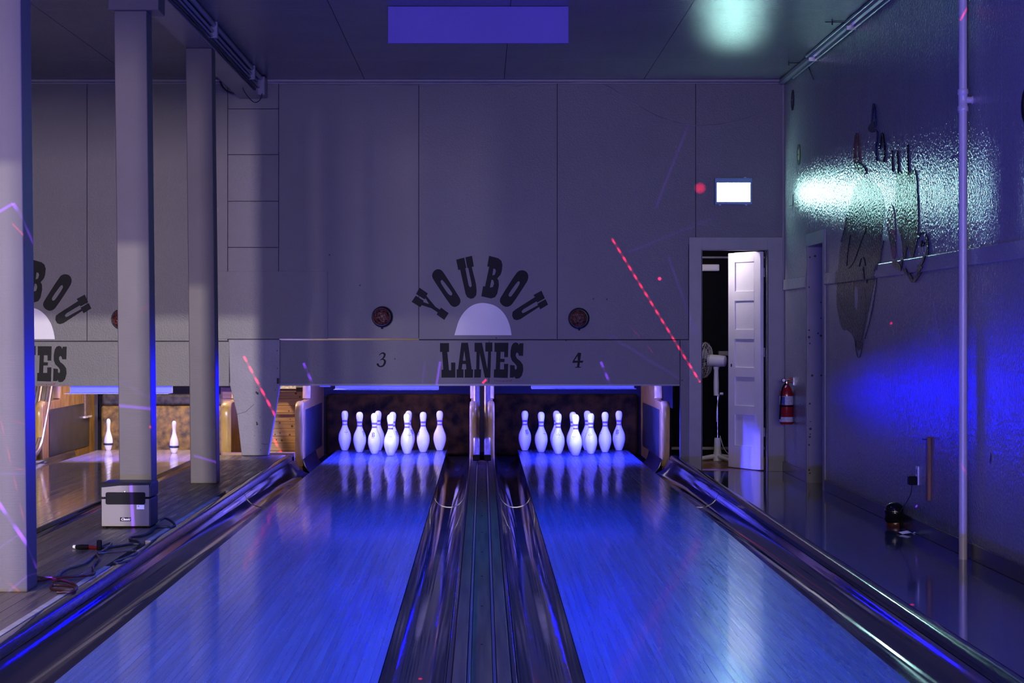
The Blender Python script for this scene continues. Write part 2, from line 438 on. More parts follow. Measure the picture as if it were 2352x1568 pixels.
def rect_minus(r, h):
    x0, x1, y0, y1 = r; a0, a1, b0, b1 = h
    if a1 <= x0 or a0 >= x1 or b1 <= y0 or b0 >= y1: return [r]
    out = []
    if a0 > x0: out.append((x0, a0, y0, y1))
    if a1 < x1: out.append((a1, x1, y0, y1))
    m0, m1 = max(x0, a0), min(x1, a1)
    if b0 > y0: out.append((m0, m1, y0, b0))
    if b1 < y1: out.append((m0, m1, b1, y1))
    return out

# ================================================================= THE SETTING
def WX(px): return PX(px, DW)
def WZ(py): return PZ(py, DW)
XL = -6.2                    # left end of what is built
YN = -14.0                   # behind the camera
YB = 20.6                    # far wall of the pit
XROOM = 3.5

# ---- floors
struct('floor', MB().box(XL, XROOM, YN, YB + 0.1, -0.32, -0.13), M_DARK)
sf = struct('floor_side_aisle', MB().box(1.70, XW + 0.35, YN, DW + 0.02, -0.13, ZF), M_FLOOR)
struct('floor_approach', MB().box(XL, 1.69, YN, 2.3, -0.13, 0.0), M_PLAT)
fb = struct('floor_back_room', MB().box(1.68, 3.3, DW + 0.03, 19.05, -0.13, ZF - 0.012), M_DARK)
for i in range(16):
    x0 = 1.70 + i * 0.1
    MB().box(x0 + 0.0008, x0 + 0.0992, DW + 0.03, 19.04, ZF - 0.012, ZF).build('floor_board', M_WOODFL, fb)

# ---- ceiling
ceil = struct('ceiling', MB().box(XL, XROOM, YN, YB + 0.1, ZC + 0.012, ZC + 0.06), M_GAP)
xs = [XL, -5.4, -4.25, -3.03, -1.98, -1.03, 0.19, 1.41, XW + 0.02]
ys = [YN, -11.4, -8.95, -6.5, -4.05, -1.6, 0.9, 3.4, 5.9, 8.45, 10.95, 13.4, DG(137, ZC), DW + 0.06]
ys[-2] = F * (ZC - H) / (VY - 137)
for i in range(len(xs) - 1):
    for j in range(len(ys) - 1):
        MB().box(xs[i] + 0.0022, xs[i+1] - 0.0022, ys[j] + 0.0022, ys[j+1] - 0.0022, ZC, ZC + 0.012).build('ceiling_panel', M_CEIL, ceil)
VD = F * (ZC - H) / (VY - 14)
va = thing('lamp_valance', 'violet board hanging across the ceiling as a lamp valance', 'valance', (0, VD, ZC))
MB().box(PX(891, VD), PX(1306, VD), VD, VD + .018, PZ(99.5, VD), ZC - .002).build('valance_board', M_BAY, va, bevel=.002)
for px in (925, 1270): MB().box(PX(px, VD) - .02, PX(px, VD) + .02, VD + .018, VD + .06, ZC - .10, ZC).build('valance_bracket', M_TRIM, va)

# ---- back wall: backing, panels, fascia
T = 0.012
bk = MB()
xd0, xd1, zd = WX(1612), WX(1762), WZ(573)
bk.box(XL, WX(640), DW + T + .002, DW + 0.06, 1.06, ZC)
bk.box(WX(640), WX(962), DW + T + .002, DW + 0.06, 1.085, ZC)
bk.box(WX(962), WX(1562), DW + T + .002, DW + 0.06, 1.06, ZC)
bk.box(WX(1562), xd0, DW + T + .002, DW + 0.06, ZF - .04, ZC)
bk.box(xd0, xd1, DW + T + .002, DW + 0.06, zd, ZC)
bk.box(xd1, XW + .1, DW + T + .002, DW + 0.06, ZF - .04, ZC)
bk.box(XL, WX(1562), DW + T + .002, DW + 0.06, 0.69, 1.058)
wb = struct('wall_back', bk, M_GAP)
zt = WZ(190)
def wpanel(p0, p1, q0, q1, off=0.0, m=M_WALL, name='wall_panel', g=0.0022):
    return MB().box(WX(p0) + g, WX(p1) - g, DW - off, DW + T, WZ(q1) + g, WZ(q0) - g).build(name, m, wb, bevel=0.0012)
wpanel(-440, -120, 190, 783); wpanel(-120, 200, 190, 783); wpanel(200, 523, 190, 783)
for a, b in ((190, 250), (250, 355), (355, 462), (462, 568), (568, 779)): wpanel(523, 640, a, b)
wpanel(640, 962, 190, 777.5)
wpanel(962, 1280, 190, 779.5); wpanel(1280, 1598, 190, 779.5); wpanel(1598, 1802, 190, 572)
wpanel(1562, 1612, 780, 1084); wpanel(1762, 1802, 572, 1084)
wpanel(1580, 1612, 560, 779.5)
wpanel(440, 753, 623, 778, off=0.010, name='patch_panel', g=0)
wpanel(-440, 527, 784, 887, name='fascia_board'); wpanel(643, 1123, 780.5, 881.5, name='fascia_board')
wpanel(1123, 1562, 780.5, 882.5, name='fascia_board')
MB().box(XL, WX(1562), DW + 0.03, DW + 0.06, WZ(886), 0.69).build('fascia_ledge', M_TRIM, wb)
# dark nail holes
hb = MB()
for (px, py) in ((907, 824), (1140, 776), (1300, 782), (700, 640), (1394, 687), (1363, 686), (827, 655), (1567, 873), (757, 585)):
    hb.lathe([(0.007, 0), (0.0, 0.001)], 8, (WX(px), DW - 0.0012, WZ(py)), axis='y')
hb.build('nail_hole', M_CHIP, wb)['kind'] = 'stuff'

# ---- trims of the back wall
tr = MB().box(XL, XW, DW - 0.026, DW, WZ(189), ZC).box(XL, XW, DW - 0.014, DW, WZ(193), WZ(189.4))
struct('trim_1', tr, M_TRIM, bevel=0.003)
cs = MB()
cs.box(WX(1582), WX(1612), DW - 0.022, DW, ZF, WZ(545)).box(WX(1762), WX(1797), DW - 0.022, DW, ZF, WZ(545))
cs.box(WX(1612), WX(1762), DW - 0.022, DW, WZ(573), WZ(545))
cs.box(WX(1610), WX(1612.5), DW - .022, DW + 0.11, ZF, WZ(573)).box(WX(1761), WX(1764), DW - .022, DW + 0.11, ZF, WZ(573))
cs.box(WX(1612), WX(1762), DW, DW + 0.11, WZ(574.5), WZ(573))
struct('trim_2', cs, M_TRIM, bevel=0.0015)

# ---- right wall with its doorway
DY0, DY1, DZ = DR(1893), DR(1857), PZ(557, DR(1893))
rb = MB()
rb.box(XW + .008, XW + .12, YN, DY0, -0.13, ZC).box(XW + .008, XW + .12, DY1, DW + 0.06, -0.13, ZC)
rb.box(XW + .008, XW + .12, DY0, DY1, DZ, ZC)
wr = struct('wall_right', rb, M_GAP)
seams = [DW + 0.01, DR(1866) + 0.06, DR(1927), DR(1997), DR(2081), DR(2181), DR(2301), 8.72, 7.5, 6.28, 5.06, 3.84, 2.62, 1.4, 0.2, -2.4, -4.8, -7.2, -9.6, -12, YN]
random.seed(3)
for i in range(len(seams) - 1):
    y1, y0 = seams[i] - .002, seams[i+1] + .002
    b = MB()
    if y0 < DY1 and y1 > DY0:
        for r in rect_minus((y0, y1, ZF, ZC - .02), (DY0, DY1, ZF - 1, DZ)): b.box(XW, XW + .008, r[0], r[1], r[2], r[3])
    else:
        b.box(XW, XW + .008, y0, y1, ZF, ZC - .02)
    b.build('wall_panel', M_RWALL, wr)
# chair rail, doorway casing, baseboards, ceiling cove of the right wall
ZR0, ZR1 = 1.495, 1.588
struct('trim_3', MB().box(XW - .016, XW, YN, DR(1897), ZR0, ZR1), M_RAILT, bevel=0.006, seg=2)
struct('trim_4', MB().box(XW - .016, XW, DR(1853), DW - .022, ZR0, ZR1), M_RAILT, bevel=0.006, seg=2)
c2 = MB()
c2.box(XW - .014, XW, DY0 - .085, DY0, ZF, DZ + .10).box(XW - .014, XW, DY1, DY1 + .05, ZF, DZ + .10)
c2.box(XW - .014, XW, DY0, DY1, DZ, DZ + .10)
struct('trim_5', c2, M_TRIM, bevel=0.002)
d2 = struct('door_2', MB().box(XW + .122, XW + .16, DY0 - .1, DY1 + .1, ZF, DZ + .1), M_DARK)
jm = MB().box(XW, XW + .12, DY1 - .004, DY1 + .008, ZF, DZ).box(XW, XW + .12, DY0 - .008, DY0 + .004, ZF, DZ).box(XW, XW + .12, DY0, DY1, DZ - .004, DZ + .008)
struct('trim_6', jm, M_TRIM)
chips = MB()
random.seed(11)
for k in range(20):
    z = random.uniform(ZF + .05, DZ - .05); r = random.uniform(.004, .012)
    chips.lathe([(r, 0), (0, .001)], 6, (XW + random.choice([.004, .01, .1, random.uniform(.01, .11)]), DY1 - .0052, z), axis='y')
chips.build('paint_chip', M_CHIP, bpy.data.objects['trim_6'])['kind'] = 'stuff'
bbz = ZF + 0.088
struct('baseboard_right', MB().box(XW - .012, XW, YN, DY0 - .085, ZF, bbz), M_BASE, bevel=.003)
struct('baseboard_corner', MB().box(XW - .012, XW, DY1 + .05, DW - .02, ZF, bbz), M_BASE, bevel=.003)
struct('trim_7', MB().box(XW - .045, XW, YN, DW - .03, ZC - .05, ZC), M_TRIM, bevel=.012)
struct('trim_8', MB().box(XW - .012, XW, DW - .012, DW, ZF, WZ(192)), M_TRIM)

# ---- beam along the columns, header, and an added unseen partition holding back lamp light
XB0, XB1, ZB = -2.12, -1.93, 3.168
struct('ceiling_beam', MB().box(XB0, XB1, YN, DW - .03, ZB, ZC), M_CEIL, bevel=.004)
struct('wall_header', MB().box(XL, 0.4, -1.05, -0.95, 2.455, ZC), M_WALL)
struct('wall_added_partition', MB().box(-1.98, -1.90, YN, 1.2, 0.0, ZC), M_WALL)
struct('wall_left', MB().box(XL - .1, XL, YN, YB, -0.13, ZC), M_WALL)

# ---- the pit behind the wall
struct('wall_pit', MB().box(XL, 1.76, YB, YB + .1, -0.13, 2.4), mat('pit_wall_paint', (0.30, 0.28, 0.26), 0.7))
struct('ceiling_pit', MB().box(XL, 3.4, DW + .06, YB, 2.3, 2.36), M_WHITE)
rm = MB().box(1.70, 3.4, 19.06, 19.12, -0.13, 2.3).box(3.3, 3.4, DW + .06, 19.06, -0.13, 2.3).box(1.672, 1.692, 17.52, 19.12, -0.13, 2.3).box(1.672, 1.692, 17.21, 17.52, 0.46, 2.3)  # the thin boxes are an added partition blocking ultraviolet light from this room
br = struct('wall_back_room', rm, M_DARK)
MB().box(1.71, 3.29, 19.035, 19.06, PZ(1032, 19.05), PZ(1026, 19.05)).build('skirting_cap', M_TRIM, br)
MB().box(1.71, 3.29, 19.035, 19.06, PZ(593, 19.05), PZ(589, 19.05)).build('picture_rail', M_TRIM, br)
# knotty planks between lanes 2 and 3
YP = 19.6
pw = struct('wall_planks', MB().box(-2.62, -1.62, YP + .022, YP + .06, -0.13, PZ(890, YP)), M_OLDWOOD)
rows = [(899, 915), (915, 931), (931, 947), (951, 967), (967, 984), (984, 1001.5), (1001.5, 1017), (1017, 1034.4), (1034.4, 1049)]
random.seed(5)
for (a, b) in rows:
    off = random.uniform(0, .004)
    p = MB().box(-2.60, -1.63, YP - off, YP + .022, PZ(b, YP) + .0012, PZ(a, YP) - .0012).build('plank', M_PLANK, pw, bevel=.002)
    kb = MB()
    for k in range(random.choice([1, 2, 2, 3])):
        x = random.uniform(-2.12, -1.80); z = random.uniform(PZ(b, YP) + .015, PZ(a, YP) - .015); r = random.uniform(.006, .013)
        kb.lathe([(r, 0), (0, .001)], 10, (x, YP - off - .0011, z), axis='y')
    kb.build('knot', M_KNOT, p)
MB().box(-2.60, -1.63, YP - .03, YP + .02, PZ(951, YP), PZ(947, YP)).build('plank_ledge', M_PLANK, pw)
MB().box(PX(640, 19.4), PX(681, 19.4), 19.36, 19.5, PZ(899, 19.4), PZ(891, 19.4)).build('beam_stub', M_OLDWOOD, pw)
MB().box(PX(636, 19.4), PX(681, 19.4), 19.34, 19.36, PZ(892, 19.4), PZ(876, 19.4)).build('peeling_board', M_PEEL, pw)
MB().box(PX(685, 19.4), PX(760, 19.4), 19.34, 19.38, PZ(888, 19.4), PZ(876, 19.4)).build('grey_board', M_TRIM, pw)
MB().box(-2.66, -1.5, 19.4, 19.5, PZ(880, 19.4), 0.9).build('beam_top', M_OLDWOOD, pw)

# sill at the far end of the platform
struct('platform_sill', MB().box(-2.30, -1.66, 17.30, 17.36, -.13, 0.068), M_PLANK, bevel=.004)
struct('platform_slot', MB().box(-2.32, -1.66, 17.24, 17.30, -.13, 0.035), M_BLACK)

# ================================================================= LANES, GUTTERS, DIVISIONS
Y0, YE = 2.3, 18.82
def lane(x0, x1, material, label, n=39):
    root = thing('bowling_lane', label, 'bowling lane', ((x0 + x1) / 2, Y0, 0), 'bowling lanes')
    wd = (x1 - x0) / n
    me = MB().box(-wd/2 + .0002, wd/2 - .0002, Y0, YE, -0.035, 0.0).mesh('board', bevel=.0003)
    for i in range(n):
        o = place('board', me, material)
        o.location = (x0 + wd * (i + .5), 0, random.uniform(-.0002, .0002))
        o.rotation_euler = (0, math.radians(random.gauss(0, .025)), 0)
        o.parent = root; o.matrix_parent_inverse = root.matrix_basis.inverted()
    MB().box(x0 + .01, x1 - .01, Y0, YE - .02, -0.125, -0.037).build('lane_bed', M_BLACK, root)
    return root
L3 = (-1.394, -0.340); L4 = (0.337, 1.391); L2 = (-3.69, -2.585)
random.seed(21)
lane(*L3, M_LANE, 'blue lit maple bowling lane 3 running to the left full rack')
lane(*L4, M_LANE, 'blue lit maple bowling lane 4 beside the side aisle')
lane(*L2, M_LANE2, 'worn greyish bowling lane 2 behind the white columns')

JOINTS = [2.3, 4.85, 9.25, 13.7, 17.42, 18.75]
def gutter(xe, xo, label, xo2=None, ziplip=0.004):
    """xe: lane side, xo: outer side"""
    prof = [(0.0, -.008), (.025, -.030), (.10, -.056), (.22, -.076), (.36, -.086), (.50, -.089), (.62, -.086), (.74, -.075), (.85, -.056), (.93, -.032), (.975, ziplip - .012), (1.0, ziplip)]
    def section(xo_): return smoothline([(xe + (xo_ - xe) * u, 0, z) for u, z in prof], 4)
    root = thing('ball_gutter', label, 'gutter', ((xe + xo) / 2, Y0, -.1), 'ball gutters')
    for i in range(len(JOINTS) - 1):
        pts = section(xo2 if (xo2 is not None and i == len(JOINTS) - 2) else xo)
        a, b = JOINTS[i] + .0035, JOINTS[i+1] - .0035
        dz = (-.0015, .0015)[i % 2]
        mb = MB(); n = len(pts); vs = []
        nseg = 10
        for k in range(nseg + 1):
            y = a + (b - a) * k / nseg
            deep = 1.0 + .55 * max(0, min(1, (y - 15.2) / 3.0))
            for p in pts: vs.append((p.x, y, (p.z if p.z > -.005 else -.005 + (p.z + .005) * deep) + dz))
        m = len(vs)
        vs += [(v[0], v[1], v[2] - .006) for v in vs[:m]]
        fs = []
        for k in range(nseg):
            for q in range(n - 1):
                fs.append((k*n+q, k*n+q+1, (k+1)*n+q+1, (k+1)*n+q)); fs.append(tuple(j + m for j in (k*n+q, (k+1)*n+q, (k+1)*n+q+1, k*n+q+1)))
        for q in range(n - 1):
            for k in (0, nseg): fs.append((k*n+q, k*n+q+1, k*n+q+1+m, k*n+q+m))
        for k in range(nseg):
            for q in (0, n - 1): fs.append((k*n+q, (k+1)*n+q, (k+1)*n+q+m, k*n+q+m))
        mb.add(vs, fs).build('gutter_section', M_GUTTER, root, smooth=50)
    return root
gutter(L3[0] - .002, -1.665, 'dark gutter between lane 3 and the wooden platform', -1.594)
gutter(L3[1] + .002, -0.120, 'dark gutter on the right side of lane 3')
gutter(L4[0] - .002, 0.117, 'dark gutter on the left side of lane 4')
gutter(L4[1] + .002, 1.652, 'dark gutter between lane 4 and the side aisle', 1.594)
gutter(L2[1] + .002, -2.372, 'dark gutter on the right side of worn lane 2')
gutter(L2[0] - .002, -3.905, 'dark gutter on the left side of worn lane 2')

# division between lanes 3 and 4
dv = thing('division_track', 'long division with wooden caps and steel strips between lanes 3 and 4', 'lane division', (0, Y0, 0))
def strip(x0, x1, z0, z1, m, name, parent, y0=Y0, y1=17.42, bev=.003, sm=None):
    return MB().box(x0, x1, y0, y1, z0, z1).build(name, m, parent, bevel=bev, seg=2)
for s in (-1, 1):
    strip(*sorted((s * .1165 - .002, s * .098 - .002)), -.10, .010, M_RAIL, 'edge_lip', dv, bev=.004)
    strip(*sorted((s * .096 - .002, s * .050 - .002)), -.10, .022, M_CAPWOOD, 'wood_cap', dv)
    strip(*sorted((s * .048 - .002, s * .038 - .002)), -.10, .012, M_STEEL, 'steel_strip', dv, bev=.001)
strip(-.038, .034, -.10, -.008, M_CAPWOOD, 'track_bed', dv, bev=.001)
nb = MB()
for k in range(14):
    y = 3.2 + k * 1.0
    nb.lathe([(.005, 0), (.004, .002), (0, .0025)], 8, (-.002, y, -.0082))
nb.build('track_screw', M_BLACK, dv)['kind'] = 'stuff'

# wooden platform between lanes 2 and 3
pl = thing('wooden_platform', 'dark boarded platform carrying the white columns', 'platform', (-2.03, Y0, -.13))
MB().box(-2.34, -1.727, Y0, 17.24, -.125, ZP - .024).build('platform_bed', M_BLACK, pl)
nbd = 10; wd = (2.34 - 1.757) / nbd
me = MB().box(-wd/2 + .0005, wd/2 - .0005, Y0, 17.24, ZP - .022, ZP).mesh('board', bevel=.0007)
for i in range(nbd):
    o = place('board', me, M_PLAT); o.location = (-2.34 + wd * (i + .5), 0, random.uniform(-.0003, .0003))
    o.parent = pl; o.matrix_parent_inverse = pl.matrix_basis.inverted()
for a, b in ((4.2, 6.75), (6.85, 8.3), (8.38, 9.1), (10.2, 10.9), (10.95, 12.9), (13.4, 15.2), (15.3, 17.2)):
    MB().box(-1.756, -1.727, a, b, ZP - .02, ZP + .002).build('worn_edge_strip', M_PALE, pl, bevel=.001)
def rail(x0, x1, zb, zt_, name, label, parent=None):
    prof = [(x0, zb), (x1, zb), (x1, zt_ - .018), (x1 - (x1-x0)*.18, zt_ - .004), ((x0+x1)/2, zt_), (x0 + (x1-x0)*.18, zt_ - .004), (x0, zt_ - .018)]
    if parent is None:
        root = thing(name, label, 'edge rail', ((x0+x1)/2, Y0, zb))
    else: root = parent
    cuts = [2.3, 6.1, 9.05, 10.95, 14.1, 17.3]
    for i in range(len(cuts) - 1):
        MB().prism(prof, None, lambda u, v, a: (u, a, v), cuts[i] + .002, cuts[i+1] - .002).build('rail_length', M_RAIL, root, smooth=40)
rail(-1.7255, -1.669, -.125, .058, 'edge_rail', 'black lacquered edge rail along the wooden platform')
rail(1.655, 1.735, -.125, .046, 'edge_rail', 'black lacquered edge rail between lane 4 and the aisle floor')
lp = thing('gutter_edging', 'pale worn edging strip between lane 2 and the platform', 'edging', (-2.36, Y0, 0))
for a, b in ((3, 8.2), (8.25, 11.9), (11.95, 17.2)):
    MB().box(-2.37, -2.346, a, b, -.12, .038).build('edging_length', M_PALE, lp, bevel=.002)
left = thing('ball_return_track', 'dark ball return track on the left of worn lane 2', 'lane division', (-4.05, Y0, 0))
MB().box(-4.20, -3.91, Y0, 17.3, -.12, .004).build('track_bed', M_CAPWOOD, left, bevel=.003)
MB().box(-3.99, -3.93, Y0, 17.1, .004, .03).build('wood_cap', M_CAPWOOD, left, bevel=.003)

# ---- kickbacks (side walls of the pin pits)
def kickback(x0, x1, label, inner, steel=True, capdir=1):
    YK, YS, YQ = 17.46, 18.20, 19.85
    prof = [(YK + .06, -.12), (YK + .02, .03), (YK, .44), (YK + .04, .482), (YK + .12, .50), (YS - .02, .505), (YS, .53), (YS + .03, .66), (YS + .10, .70), (YQ, .70), (YQ, -.12)]
    root = thing('pit_side_wall', label, 'pit side wall', ((x0+x1)/2, YK, -.12), 'stepped wooden pit side walls')
    MB().prism(prof, None, lambda u, v, a: (a, u, v), x0 + .004, x1 - .004).build('side_board', M_KICK, root, bevel=.003)
    lo = smoothline([(YK + .055, -.06), (YK + .02, .04), (YK + .002, .25), (YK - .008, .42), (YK + .03, .478), (YK + .12, .497)], 5)
    up = smoothline([(YS - .012, .515), (YS + .005, .58), (YS + .02, .655), (YS + .08, .695), (YS + .2, .70)], 5)
    for path, nm in ((lo, 'end_cap'), (up, 'upper_end_cap')):
        mb = MB(); vs = []; fs = []
        ring = []
        for k in range(9):
            a = math.pi * k / 8
            ring.append((-math.cos(a), math.sin(a)))
        hw = (x1 - x0) / 2 + .006; xc = (x0 + x1) / 2
        for i, p in enumerate(path):
            q0 = path[max(i-1, 0)]; q1 = path[min(i+1, len(path)-1)]
            tx, tz = q1[0]-q0[0], q1[1]-q0[1]; l_ = math.hypot(tx, tz) or 1
            nx_, nz_ = -tz / l_, tx / l_
            for c, s_ in ring:
                d = .030 * (abs(s_) ** .5) - .012
                vs.append((xc + c * hw, p[0] + nx_ * d, p[1] + nz_ * d))
        n = len(ring)
        for i in range(len(path) - 1):
            for k in range(n):
                q = (k + 1) % n; fs.append((i*n+k, i*n+q, (i+1)*n+q, (i+1)*n+k))
        fs.append(tuple(range(n))); fs.append(tuple((len(path)-1)*n + k for k in range(n)))
        mb.add(vs, fs).build(nm, M_CREAM, root, smooth=40)
    if steel:
        xi = x1 if inner > 0 else x0
        a, b = (xi - .003, xi + .003)
        MB().box(a, b, YK + .30, 19.55, .0, .43).build('kick_plate', M_PLATE, root, bevel=.001)
    return root
kickback(-1.665, -1.602, 'stepped wooden pit side wall left of the lane 3 pins', 1)
kickback(1.602, 1.665, 'stepped wooden pit side wall right of the lane 4 pins', -1)
kickback(-.108, -.060, 'left one of the twin pit side walls between lanes 3 and 4', -1, False)
kickback(.054, .102, 'right one of the twin pit side walls between lanes 3 and 4', 1, False)
kickback(-2.325, -2.245, 'pale capped pit side wall beside the tapered pillar', -1, False)
kl = kickback(-3.985, -3.925, 'brown stepped pit side wall left of lane 2', 1)
MB().box(-3.93, -3.905, 19.30, 19.52, .30, .66).build('chalk_box', M_OLDWOOD, kl, bevel=.003)
MB().box(-3.93, -3.895, 19.24, 19.56, .285, .302).build('box_ledge', M_PEEL, kl)

# ---- ball return rails rising into the wall
def ballrail(x, label):
    path = smoothline([(x, 16.95, .050), (x, 17.2, .062), (x, 17.40, .13), (x, 17.55, .28), (x, 17.72, .48), (x, 17.88, .70), (x, 17.95, .80)], 6)
    r = thing('ball_return_rail', label, 'ball rail', (x, 17.0, 0), 'polished ball return rails')
    vs, fs = [], []; k = 0
    sect = [(-.028, .0), (-.026, .014), (-.015, .021), (0, .017), (.015, .021), (.026, .014), (.028, 0), (.026, -.02), (-.026, -.02)]
    n = len(sect)
    for i, p in enumerate(path):
        tv = (path[min(i+1, len(path)-1)] - path[max(i-1, 0)]).normalized()
        nv = Vector((0, -tv.z, tv.y))
        for (c, d) in sect: vs.append(p + Vector((c, 0, 0)) + nv * d)
    for i in range(len(path) - 1):
        for k in range(n):
            q = (k + 1) % n; fs.append((i*n+k, i*n+q, (i+1)*n+q, (i+1)*n+k))
    fs.append(tuple(range(n))); fs.append(tuple((len(path)-1)*n + k for k in range(n)))
    MB().add(vs, fs).build('rail_bar', M_RAILM, r, smooth=45)
    MB().box(x - .030, x + .030, 16.90, 16.98, .0225, .072).build('rail_foot', M_BLACK, r, bevel=.004)
    return r
ballrail(-.052, 'left one of the two ball return rails between lanes 3 and 4')
ballrail(.044, 'right one of the two ball return rails between lanes 3 and 4')
ballrail(-4.03, 'pale curved ball return rail behind the nearest column, farther left')
ballrail(-3.937, 'pale curved ball return rail behind the nearest column, farther right')

# ---- pit cushions and black sheets behind them standing in for shade
def cushion(x0, x1, label, m1, m2=None, ztop=.50):
    r = thing('pit_cushion', label, 'pit cushion', ((x0+x1)/2, 19.9, -.12), 'pit cushions')
    MB().box(x0, x1, 19.86, 20.0, -.12, ztop - (.11 if m2 else 0)).build('cushion_face', m1, r, bevel=.035, seg=3, smooth=40)
    if m2: MB().box(x0 + .01, x1 - .01, 19.85, 20.0, ztop - .115, ztop).build('cushion_top', m2, r, bevel=.03, seg=3, smooth=40)
    MB().box(x0 - .06, x1 + .06, 20.02, 20.06, -.12, 1.0).build('pit_shade_sheet', M_BLACK, r)
    return r
cushion(-1.58, -.115, 'dark worn pit cushion behind the left rack of pins', M_CUSHION)
cushion(.11, 1.58, 'dark worn pit cushion behind the right rack of pins', M_CUSHION)
cushion(-3.87, -2.34, 'yellowish worn pit cushion behind lane 2', M_CUSHION2, M_CUSHTOP)

# ---- ultraviolet lamp bars hung just behind the fascia: a blue bar face towards the lanes, a tube towards the pins
M_UVFACE = mat('uv_bar_face', (0.10, 0.12, 0.6), 0.4, emit=((0.085, 0.105, 0.95), 0.8))
def uvlamp(p0, p1, label, m, zb, power):
    yb = DW + .25
    x0, x1 = PX(p0, yb), PX(p1, yb)
    r = thing('ultraviolet_lamp', label, 'lamp', ((x0+x1)/2, yb, .66), 'ultraviolet lamps under the fascia')
    MB().box(x0, x1, yb + .012, yb + .03, zb, .74).build('lamp_housing', M_WHITE, r, bevel=.002)
    MB().box(x0, x1, yb + .03, yb + .13, .715, .74).build('lamp_tray', M_WHITE, r)
    MB().box(x0 + .004, x1 - .004, yb + .004, yb + .012, zb + .005, .70).build('lamp_face', M_UVFACE, r)
    MB().box(x0, x1, DW + .022, yb + .012, zb, zb + .004).build('lamp_shutter_plate', M_WHITE, r)  # added plate that keeps the bar's light off the lanes
    MB().box(x0, x1, DW + .062, yb + .012, .70, .706).build('lamp_hood', M_WHITE, r)
    MB().tube([(x0 + .02, yb + .065, .668), (x1 - .02, yb + .065, .668)], .013, 12).build('lamp_tube', m, r, smooth=60)
    for s in (x0 + .05, x1 - .05): MB().box(s - .01, s + .01, yb + .03, yb + .06, .70, .90).build('lamp_hanger', M_STEEL, r)
    a_ = area('ultraviolet_bar_lamp', ((x0+x1)/2, yb, zb + .0145), ((x0+x1)/2, 0, zb + .0145), x1 - x0 - .01, .017, (5e-5, 6e-5, 1.0), power, 64)
    return r
uvlamp(770, 1008, 'glowing blue ultraviolet lamp bar above the left rack of pins', M_UV, PZ(893.5, DW + .25), 7.5)
uvlamp(1220, 1457, 'glowing blue ultraviolet lamp bar above the right rack of pins', M_UV, PZ(891.5, DW + .25), 8.5)
uvlamp(160, 396, 'violet ultraviolet lamp bar above the banded pins', M_UV2, PZ(902.5, DW + .25), 2.5)

# ---- pins
INCH = .0254
PROF = [(0, .95), (.05, 1.03), (.75, 1.414), (1.5, 1.72), (2.25, 1.953), (3.375, 2.255), (4.5, 2.383), (5.875, 2.281), (6.6, 2.10), (7.25, 1.852), (8.0, 1.50),
        (8.625, 1.236), (9.375, .983), (10.0, .898), (10.875, .935), (11.75, 1.047), (12.625, 1.203), (13.5, 1.273), (14.1, 1.20), (14.6, .97), (14.88, .62), (14.97, .30), (15.0, 0)]
def rad_at(prof, h):
    for i in range(len(prof) - 1):
        if prof[i][0] <= h <= prof[i+1][0]:
            t_ = (h - prof[i][0]) / (prof[i+1][0] - prof[i][0]); return prof[i][1] + (prof[i+1][1] - prof[i][1]) * t_
    return 0
sm_prof = [(p.x, max(p.y, 0)) for p in smoothline([(a, b, 0) for a, b in PROF], 3)]
ME_BODY = MB().lathe([(r * INCH, h * INCH) for h, r in sm_prof], 32).mesh('pin_body', smooth=60)
ME_BASE = MB().lathe([(.98*INCH, -.0), (1.06*INCH, .0), (1.075*INCH, .12*INCH), (1.0*INCH, .13*INCH)], 28).mesh('pin_base', smooth=40)
def ring(h0, h1):
    n = 5; pr = [((rad_at(sm_prof, h0 + (h1-h0)*k/n) + .022) * INCH, (h0 + (h1-h0)*k/n) * INCH) for k in range(n + 1)]
    return MB().lathe(pr, 32, cap=False).mesh('stripe', smooth=60)
ME_S1, ME_S2 = ring(10.75, 11.5), ring(9.55, 10.15)
def on_pin(quads, ang0):
    """quads: list of outlines in inches (u across, v height), wrapped on the pin"""
    mb = MB()
    for (u0, u1, v0, v1) in quads:
        n = max(1, int((u1 - u0) / .12)); vs = []; fs = []
        for j in range(3):
            v = v0 + (v1 - v0) * j / 2; r = rad_at(sm_prof, v) + .016
            for k in range(n + 1):
                u = u0 + (u1 - u0) * k / n; a = ang0 + u / r
                vs.append((r*INCH*math.cos(a), r*INCH*math.sin(a), v*INCH))
        for j in range(2):
            for k in range(n): fs.append((j*(n+1)+k, j*(n+1)+k+1, (j+1)*(n+1)+k+1, (j+1)*(n+1)+k))
        mb.add(vs, fs)
    return mb.mesh('print')
Bq = [(-.55, -.42, 6.2, 7.9), (-.25, .02, 6.3, 7.9), (.02, .45, 7.65, 7.9), (.40, .62, 7.25, 7.75), (.02, .5, 7.05, 7.25), (.45, .72, 6.5, 7.05), (.02, .55, 6.3, 6.5), (.12, .34, 6.62, 6.86), (-.55, .7, 5.95, 6.06)]
Cq = [(-.12, .12, 7.5, 7.66), (-.06, .06, 7.66, 7.76), (-.7, .7, 6.95, 7.07), (-.7, -.2, 7.07, 7.12), (.1, .6, 7.07, 7.13), (-.45, .45, 6.62, 6.70), (-.35, .35, 6.25, 6.29), (-.2, .2, 6.1, 6.14)]
ME_B, ME_C = on_pin(Bq, 0), on_pin(Cq, math.pi)
